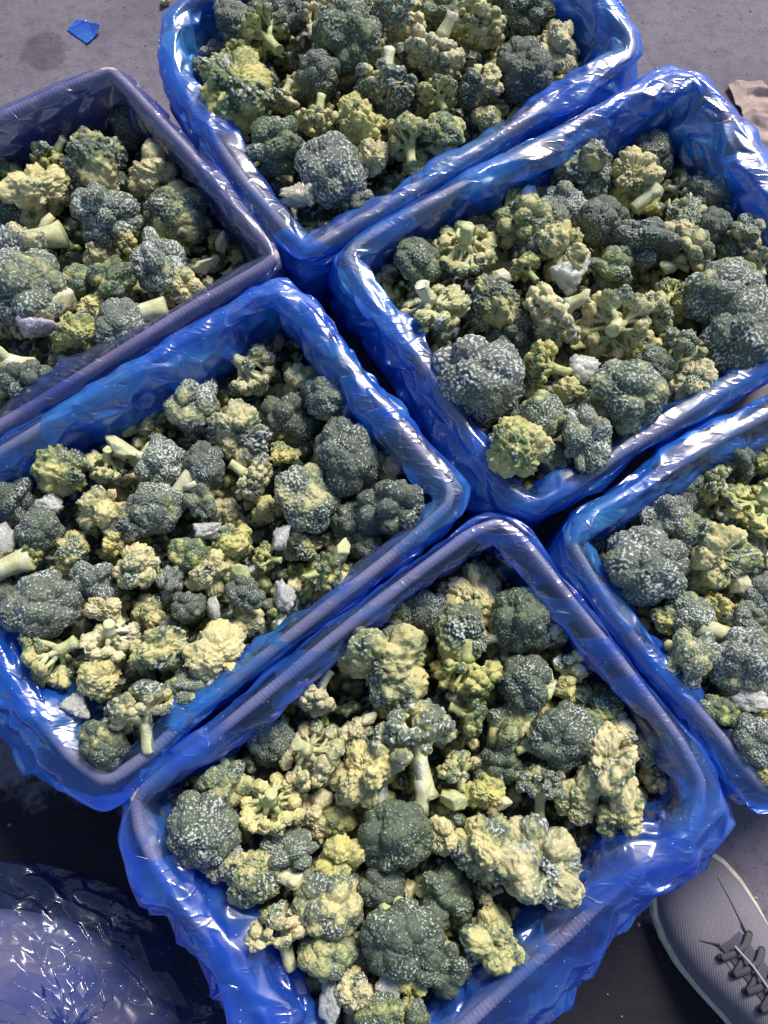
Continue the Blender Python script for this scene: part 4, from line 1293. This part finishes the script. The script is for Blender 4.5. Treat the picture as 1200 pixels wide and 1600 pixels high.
_cb = bpy.data.objects.new('cardboard_box', None); COL.objects.link(_cb)
_zc = 0.062
_q = [at(-260, 1460, _zc), at(45, 1440, _zc), at(292, 1600, _zc), at(190, 2050, _zc), at(-260, 2050, _zc)]
_c = np.mean(_q, axis=0)
_cb.location = (_c[0], _c[1], 0)
tag(_cb, 'low closed cardboard box hidden under loose blue film at the bottom left', 'cardboard box')
def prism(P, z0, z1, n=6):
    """rounded-top prism"""
    P = np.array([p[:2] for p in P]) - _c[:2]
    C = P
    for _ in range(3):
        N = np.roll(C, -1, axis=0); C = np.stack([C * .78 + N * .22, C * .22 + N * .78], 1).reshape(-1, 2)
    m = len(C); V = []; F = []
    ring = [(1.0, z0), (1.0, z1 - .012), (0.99, z1 - .004), (0.965, z1)]
    for sc_, z in ring:
        for x, y in C: V.append((x * sc_, y * sc_, z))
    for k in range(len(ring) - 1):
        for i in range(m): F.append((k * m + i, k * m + (i + 1) % m, (k + 1) * m + (i + 1) % m, (k + 1) * m + i))
    V.append((0, 0, z1)); c = len(V) - 1; k = len(ring) - 1
    T = [(k * m + i, k * m + (i + 1) % m, c) for i in range(m)]
    return V, F, T
V, F, T = prism(_q, 0.0, 0.022)
link('box_body', mesh('box_body', V, [np.array(F), np.array(T)], M_CARD), _cb)

# loose film thrown over it: a draped sheet
M_SHEET = film_material('loose_dusty_film', (0.62, 0.66, 0.82), (0.34, 0.44, 0.84), 0.13, 0.20, ((0.02, 0.07, 0.36), (0.08, 0.18, 0.62)), 0.45, 0.42)
_o = [(-300, 1400), (-60, 1352), (40, 1362), (140, 1392), (240, 1440), (310, 1498), (352, 1575), (372, 1680), (360, 1900), (200, 2100), (-300, 2100)]
_O = np.array([at(x, y, 0.045)[:2] for x, y in _o])
C = _O
for _ in range(3):
    N = np.roll(C, -1, axis=0); C = np.stack([C * .75 + N * .25, C * .25 + N * .75], 1).reshape(-1, 2)
cc = C.mean(0)
sN = 84
ss = np.r_[0, np.cumsum(np.linalg.norm(np.diff(np.r_[C, C[:1]], axis=0), axis=1))]
uu = np.arange(sN) / sN * ss[-1]
Cr = np.stack([np.interp(uu, ss, np.r_[C[:, i], C[0, i]]) for i in (0, 1)], 1)
mm = 20
g = np.linspace(0.03, 1.0, mm)
XY = cc + (Cr - cc)[:, None, :] * g[None, :, None]
rg = np.random.default_rng(99)
XY[:, :-1] += rg.uniform(-0.0055, 0.0055, XY[:, :-1].shape)
edge = np.linalg.norm(Cr - cc, axis=1)[:, None] * (1 - g)[None]
Zs = 0.004 + (_zc - 0.006) * np.clip(edge / 0.13, 0, 1) ** 0.9
flat = XY.reshape(-1, 2)
Zs = Zs + 0.015 * (vn(flat * 9, 12).reshape(sN, mm) + 0.7) * np.clip(edge / 0.03, 0, 1) + (0.008 * ridges(flat[:, 0] + 1, flat[:, 1] + 0.7, 9.0, 1.2, 777, 110).reshape(sN, mm) + rg.uniform(0, 0.0022, (sN, mm))) * np.clip(edge / 0.02, 0.2, 1)
o = add_subsurf(link('film_sheet', facet_grid(np.concatenate([XY - cc, Zs[..., None]], -1), 71, True, 'film_sheet', M_SHEET, np.full((sN, mm), 0.1)), None, (cc[0], cc[1], 0)), 2)
tag(o, 'loose dull blue film sheet thrown over the low box at the bottom left', 'plastic sheet')

# ------------------------------------------------------------------ scraps on the floor
def scrap(name, pts, thick, z0, seed, mat, amp, label, cat, step=0.0022):
    P = np.array([at(x, y, 0.0)[:2] for x, y in pts])
    lo, hi = P.min(0), P.max(0)
    c = P.mean(0)
    nx, ny = int((hi[0] - lo[0]) / step) + 2, int((hi[1] - lo[1]) / step) + 2
    X, Y = np.meshgrid(np.linspace(lo[0], hi[0], nx), np.linspace(lo[1], hi[1], ny), indexing='ij')
    fl = np.c_[X.ravel(), Y.ravel()]
    ins = np.array([inside(p, P) for p in fl])
    h = crumple(fl[:, 0] * 1.6, fl[:, 1] * 1.6, seed)
    Z = z0 + amp * np.clip(h + 0.8, 0, 2)
    V0 = np.c_[fl - c, Z + thick]
    q = strip_grid(nx, ny)
    q = q[ins[q].all(1)]
    # pull the outline: keep the grid, add an underside and side walls
    used = np.unique(q); mp = -np.ones(len(V0), int); mp[used] = np.arange(len(used))
    q = mp[q]; Vt = V0[used]; n = len(Vt)
    Vb = Vt - (0, 0, thick)
    edges = {}
    for f in q:
        for a, b in zip(f, np.roll(f, -1)): edges[(a, b)] = edges.get((a, b), 0) + 1
    side = [(b, a, a + n, b + n) for (a, b) in edges if (b, a) not in edges]
    o = link(name, mesh(name, np.r_[Vt, Vb], [q, q[:, ::-1] + n, np.array(side)], mat), None, (c[0], c[1], 0))
    return tag(o, label, cat)

M_SCRAP = film_material('scrap_film', (0.1, 0.3, 0.85), (0.1, 0.3, 0.85), 0.6, 0.75)
scrap('film_scrap', [(104, 48), (120, 30), (138, 35), (163, 46), (152, 58), (137, 71), (118, 58)], 0.0006, 0.001, 5, M_SCRAP, 0.0035, 'small blue film scrap lying alone on the grey concrete floor', 'plastic scrap', 0.0012)
M_KRAFT = plain('kraft_paper', (0.42, 0.31, 0.28), 0.85, 60.0, 0.25, 0.5, 0.002)
scrap('paper_scrap', [(1134, 137), (1150, 129), (1185, 133), (1203, 150), (1240, 140), (1270, 260), (1230, 300), (1195, 268), (1165, 215), (1150, 170)], 0.0015, 0.001, 8, M_KRAFT, 0.0045, 'torn pinkish-brown crumpled paper scrap on the floor behind the upper right box', 'paper scrap', 0.0012)
lp = at(257, 3, 0.004)
o = link('broccoli_floret', PROTO['L'][2], None, lp); o.color = (0.85, 0.4, 0.5, 0.9); o.scale = (0.008, 0.008, 0.006)
tag(o, 'tiny cream broccoli crumb fallen on the floor left of the top box', 'broccoli floret')

# ------------------------------------------------------------------ the shoe
toe = at(1050, 1350, 0.03); dirp = at(1050 + 57, 1350 + 82, 0.03)
dv = (dirp - toe)[:2]; dv /= np.linalg.norm(dv)
shoe = bpy.data.objects.new('shoe', None); COL.objects.link(shoe)
LEN = 0.275
shoe.location = (toe[0], toe[1], 0)
shoe.rotation_euler = (0, 0, math.atan2(dv[1], dv[0]))   # local +x runs from toe to heel
tag(shoe, 'grey ribbed textile shoe with dark laces and cream sole, toe under the film', 'shoe')
xs = np.array([0, .006, .018, .036, .06, .09, .12, .15, .19, .23, .258, .272, .278])
hw = np.array([.006, .024, .038, .0475, .0525, .053, .049, .044, .041, .041, .036, .024, .006])
cx = np.array([.008, .007, .005, .003, .001, -.001, -.002, -.002, 0, 0, 0, 0, 0])
ht = np.array([.018, .030, .040, .046, .051, .060, .074, .086, .094, .094, .090, .082, .07])
XS = np.linspace(0, .278, 70)
HW, CX, HT = np.interp(XS, xs, hw), np.interp(XS, xs, cx), np.interp(XS, xs, ht)
HT = np.convolve(np.pad(HT, 3, 'edge'), np.ones(7) / 7, 'valid')
M_TEXT = plain('ribbed_textile', (0.215, 0.20, 0.245), 0.85, 500.0, 0.25, 0.6, 0.0006, ('DIAGONAL', 230.0, 1.2))
M_SOLE = plain('cream_rubber', (0.55, 0.50, 0.42), 0.6, 90.0, 0.2)
M_LACE = plain('dark_lace', (0.075, 0.072, 0.09), 0.8, 900.0, 0.4, 0.6, 0.0005)
M_CORD = plain('grey_cord', (0.33, 0.31, 0.36), 0.8, 900.0, 0.3, 0.6, 0.0005)
M_PATCH = plain('dark_suede', (0.075, 0.075, 0.115), 0.95, 700.0, 0.35, 0.6, 0.0005)
M_SEAM = plain('dark_seam', (0.03, 0.03, 0.036), 0.9, 700.0, 0.3)

def upz(x, y):
    """height of the shoe's top surface at x, y"""
    w = float(np.interp(x, XS, HW)); c_ = float(np.interp(x, XS, CX)); h_ = float(np.interp(x, XS, HT))
    t_ = min(0.999, abs(y - c_) / w)
    return 0.016 + (h_ - 0.016) * (1 - t_ ** 2.6) ** 0.62

na = 40
th = np.linspace(0, math.pi, na)
V = []
for x, w, c_, h_ in zip(XS, HW, CX, HT):
    for a in th:
        cy = math.copysign(abs(math.cos(a)) ** 0.77, math.cos(a)); sz = math.sin(a) ** 0.8
        y = c_ + w * 0.985 * cy
        crease = 0.0022 * math.exp(-((x - 0.078 - 0.25 * abs(y)) / 0.004) ** 2) * (abs(y) > 0.012)
        V.append((x, y, 0.014 + (h_ - 0.014) * sz - crease))
F = strip_grid(len(XS), na)
link('upper', mesh('upper', V, [F], M_TEXT), shoe)
# sole: welt slightly wider than the upper
V = []
prof = [(0.0, 0.0), (1.0, 0.0), (1.045, 0.006), (1.055, 0.014), (1.04, 0.021), (0.98, 0.023)]
outl = [(x, c_ + w) for x, w, c_ in zip(XS, HW, CX)] + [(x, c_ - w) for x, w, c_ in list(zip(XS, HW, CX))[::-1]]
outl = np.array(outl); oc = np.array([0.13, 0])
nrm_ = np.roll(outl, -1, axis=0) - np.roll(outl, 1, axis=0); nrm_ /= np.linalg.norm(nrm_, axis=1)[:, None] + 1e-9
nrm_ = np.c_[-nrm_[:, 1], nrm_[:, 0]]
if ((outl - oc) * nrm_).sum() < 0: nrm_ = -nrm_
nO = len(outl)
for off, z in [(-0.006, 0.0), (0.001, 0.002), (0.0038, 0.008), (0.0042, 0.015), (0.0028, 0.0205), (-0.003, 0.022)]:
    V += [(p[0] + n_[0] * off, p[1] + n_[1] * off, z) for p, n_ in zip(outl, nrm_)]
V = np.array(V); F = []
for k in range(5):
    for i in range(nO): F.append((k * nO + i, k * nO + (i + 1) % nO, (k + 1) * nO + (i + 1) % nO, (k + 1) * nO + i))
link('sole', mesh('sole', V, [np.array(F)], M_SOLE), shoe)

def on_shoe(pts, lift):
    return np.array([(x, y, upz(x, y) + lift) for x, y in pts])

def dens(pts, n=24):
    pts = np.array(pts, float); s = np.linspace(0, len(pts) - 1, n)
    return np.stack([np.interp(s, np.arange(len(pts)), pts[:, i]) for i in range(pts.shape[1])], 1)

def cord(name, pts, rad, mat, lift=0.001, n=30, flat=1.0, parent=shoe):
    P = on_shoe(dens(pts, n), lift)
    v, Q, T = tube(P, np.full(len(P), rad), 8, True)
    if flat != 1.0:
        Pm = np.repeat(P, 8, axis=0); k = len(Pm); v[:k, 2] = Pm[:, 2] + (v[:k, 2] - Pm[:, 2]) * flat
    return link(name, mesh(name, v, [Q, T], mat), parent)

# vamp seams, side seams
cord('seam', [(0.034, 0.030), (0.055, 0.026), (0.078, 0.020), (0.092, 0.016)], 0.0012, M_SEAM, 0.0)
cord('seam', [(0.058, -0.042), (0.068, -0.026), (0.080, -0.012)], 0.0012, M_SEAM, 0.0)
cord('seam', [(0.060, 0.046), (0.082, 0.036), (0.110, 0.033), (0.150, 0.031)], 0.0009, M_SEAM, 0.0)
cord('seam', [(0.092, -0.018), (0.120, -0.020), (0.160, -0.020)], 0.0007, M_SEAM, 0.0)
# tongue under the laces
tx = np.linspace(0.080, 0.175, 20); ty = np.linspace(-0.013, 0.013, 9)
V = [(x, y, upz(x, y) + 0.0015 + 0.0012 * (1 - (y / 0.013) ** 2)) for x in tx for y in ty]
link('tongue', mesh('tongue', V, [strip_grid(20, 9)], M_PATCH), shoe)
# dark patch low on the near side
px_ = np.linspace(0.118, 0.200, 20); py_ = np.linspace(-0.0475, -0.030, 9)
V = [(x, max(-float(np.interp(x, XS, HW)) * 0.97, y - 0.004 * math.sin((x - .118) * 38)), 0) for x in px_ for y in py_]
V = [(x, y, upz(x, y) + 0.0012) for x, y, _ in V]
link('heel_patch', mesh('heel_patch', V, [strip_grid(20, 9)], M_PATCH), shoe)
ex = [0.088, 0.104, 0.120, 0.137, 0.154, 0.171]
for x in ex:
    for sgn in (-1, 1):
        y = sgn * 0.0195
        c0 = Vector((x, y, upz(x, y) + 0.0008))
        v, Q, T = tube([c0 + Vector((0.0028 * math.cos(a), 0.0028 * math.sin(a), 0)) for a in np.linspace(0, 2 * math.pi, 17)], np.full(17, 0.0011), 6, False)
        e_ = link('eyelet', mesh('eyelet', v, [Q], M_SEAM), shoe)
for i, x in enumerate(ex):
    cord('lace', [(x, -0.0195), (x + 0.002, -0.008), (x + 0.003, 0.006), (x - 0.002, 0.0195)], 0.0036, M_LACE, 0.0045, 24, 0.6)
    if i < len(ex) - 1:
        cord('lace', [(x, 0.0195), (x + 0.008, 0.004), (ex[i + 1], -0.0195)], 0.0028, M_LACE, 0.0030, 24, 0.6)
cord('lace', [(0.084, -0.002), (0.105, 0.000), (0.14, -0.003), (0.175, -0.001)], 0.0013, M_CORD, 0.0085, 40)['label'] = 'thin pale cord running down the middle'

# ------------------------------------------------------------------ grit on the floor
rg = np.random.default_rng(4)
A = Acc()
D2, F2 = ico(1)
for k in range(900):
    x, y = rg.uniform(-0.62, 0.62), rg.uniform(-0.75, 0.95)
    if any(inside((x, y), LOOP2[q]) for q in LOOP2): continue
    r = rg.uniform(0.0004, 0.0013) if k % 12 else rg.uniform(0.0015, 0.003)
    A.add(D2 * r * rg.uniform(.6, 1.3, 3) * (1 + 0.3 * fbm(D2 * 2, k))[:, None] + (x, y, r * 0.4), None, F2)
M_GRIT = plain('pale_grit', (0.30, 0.27, 0.28), 0.8, 150.0, 0.6)
tag(link('floor_grit', A.done('floor_grit', M_GRIT)), 'scattered grit and tiny ice bits on the floor', 'grit', None, 'stuff')
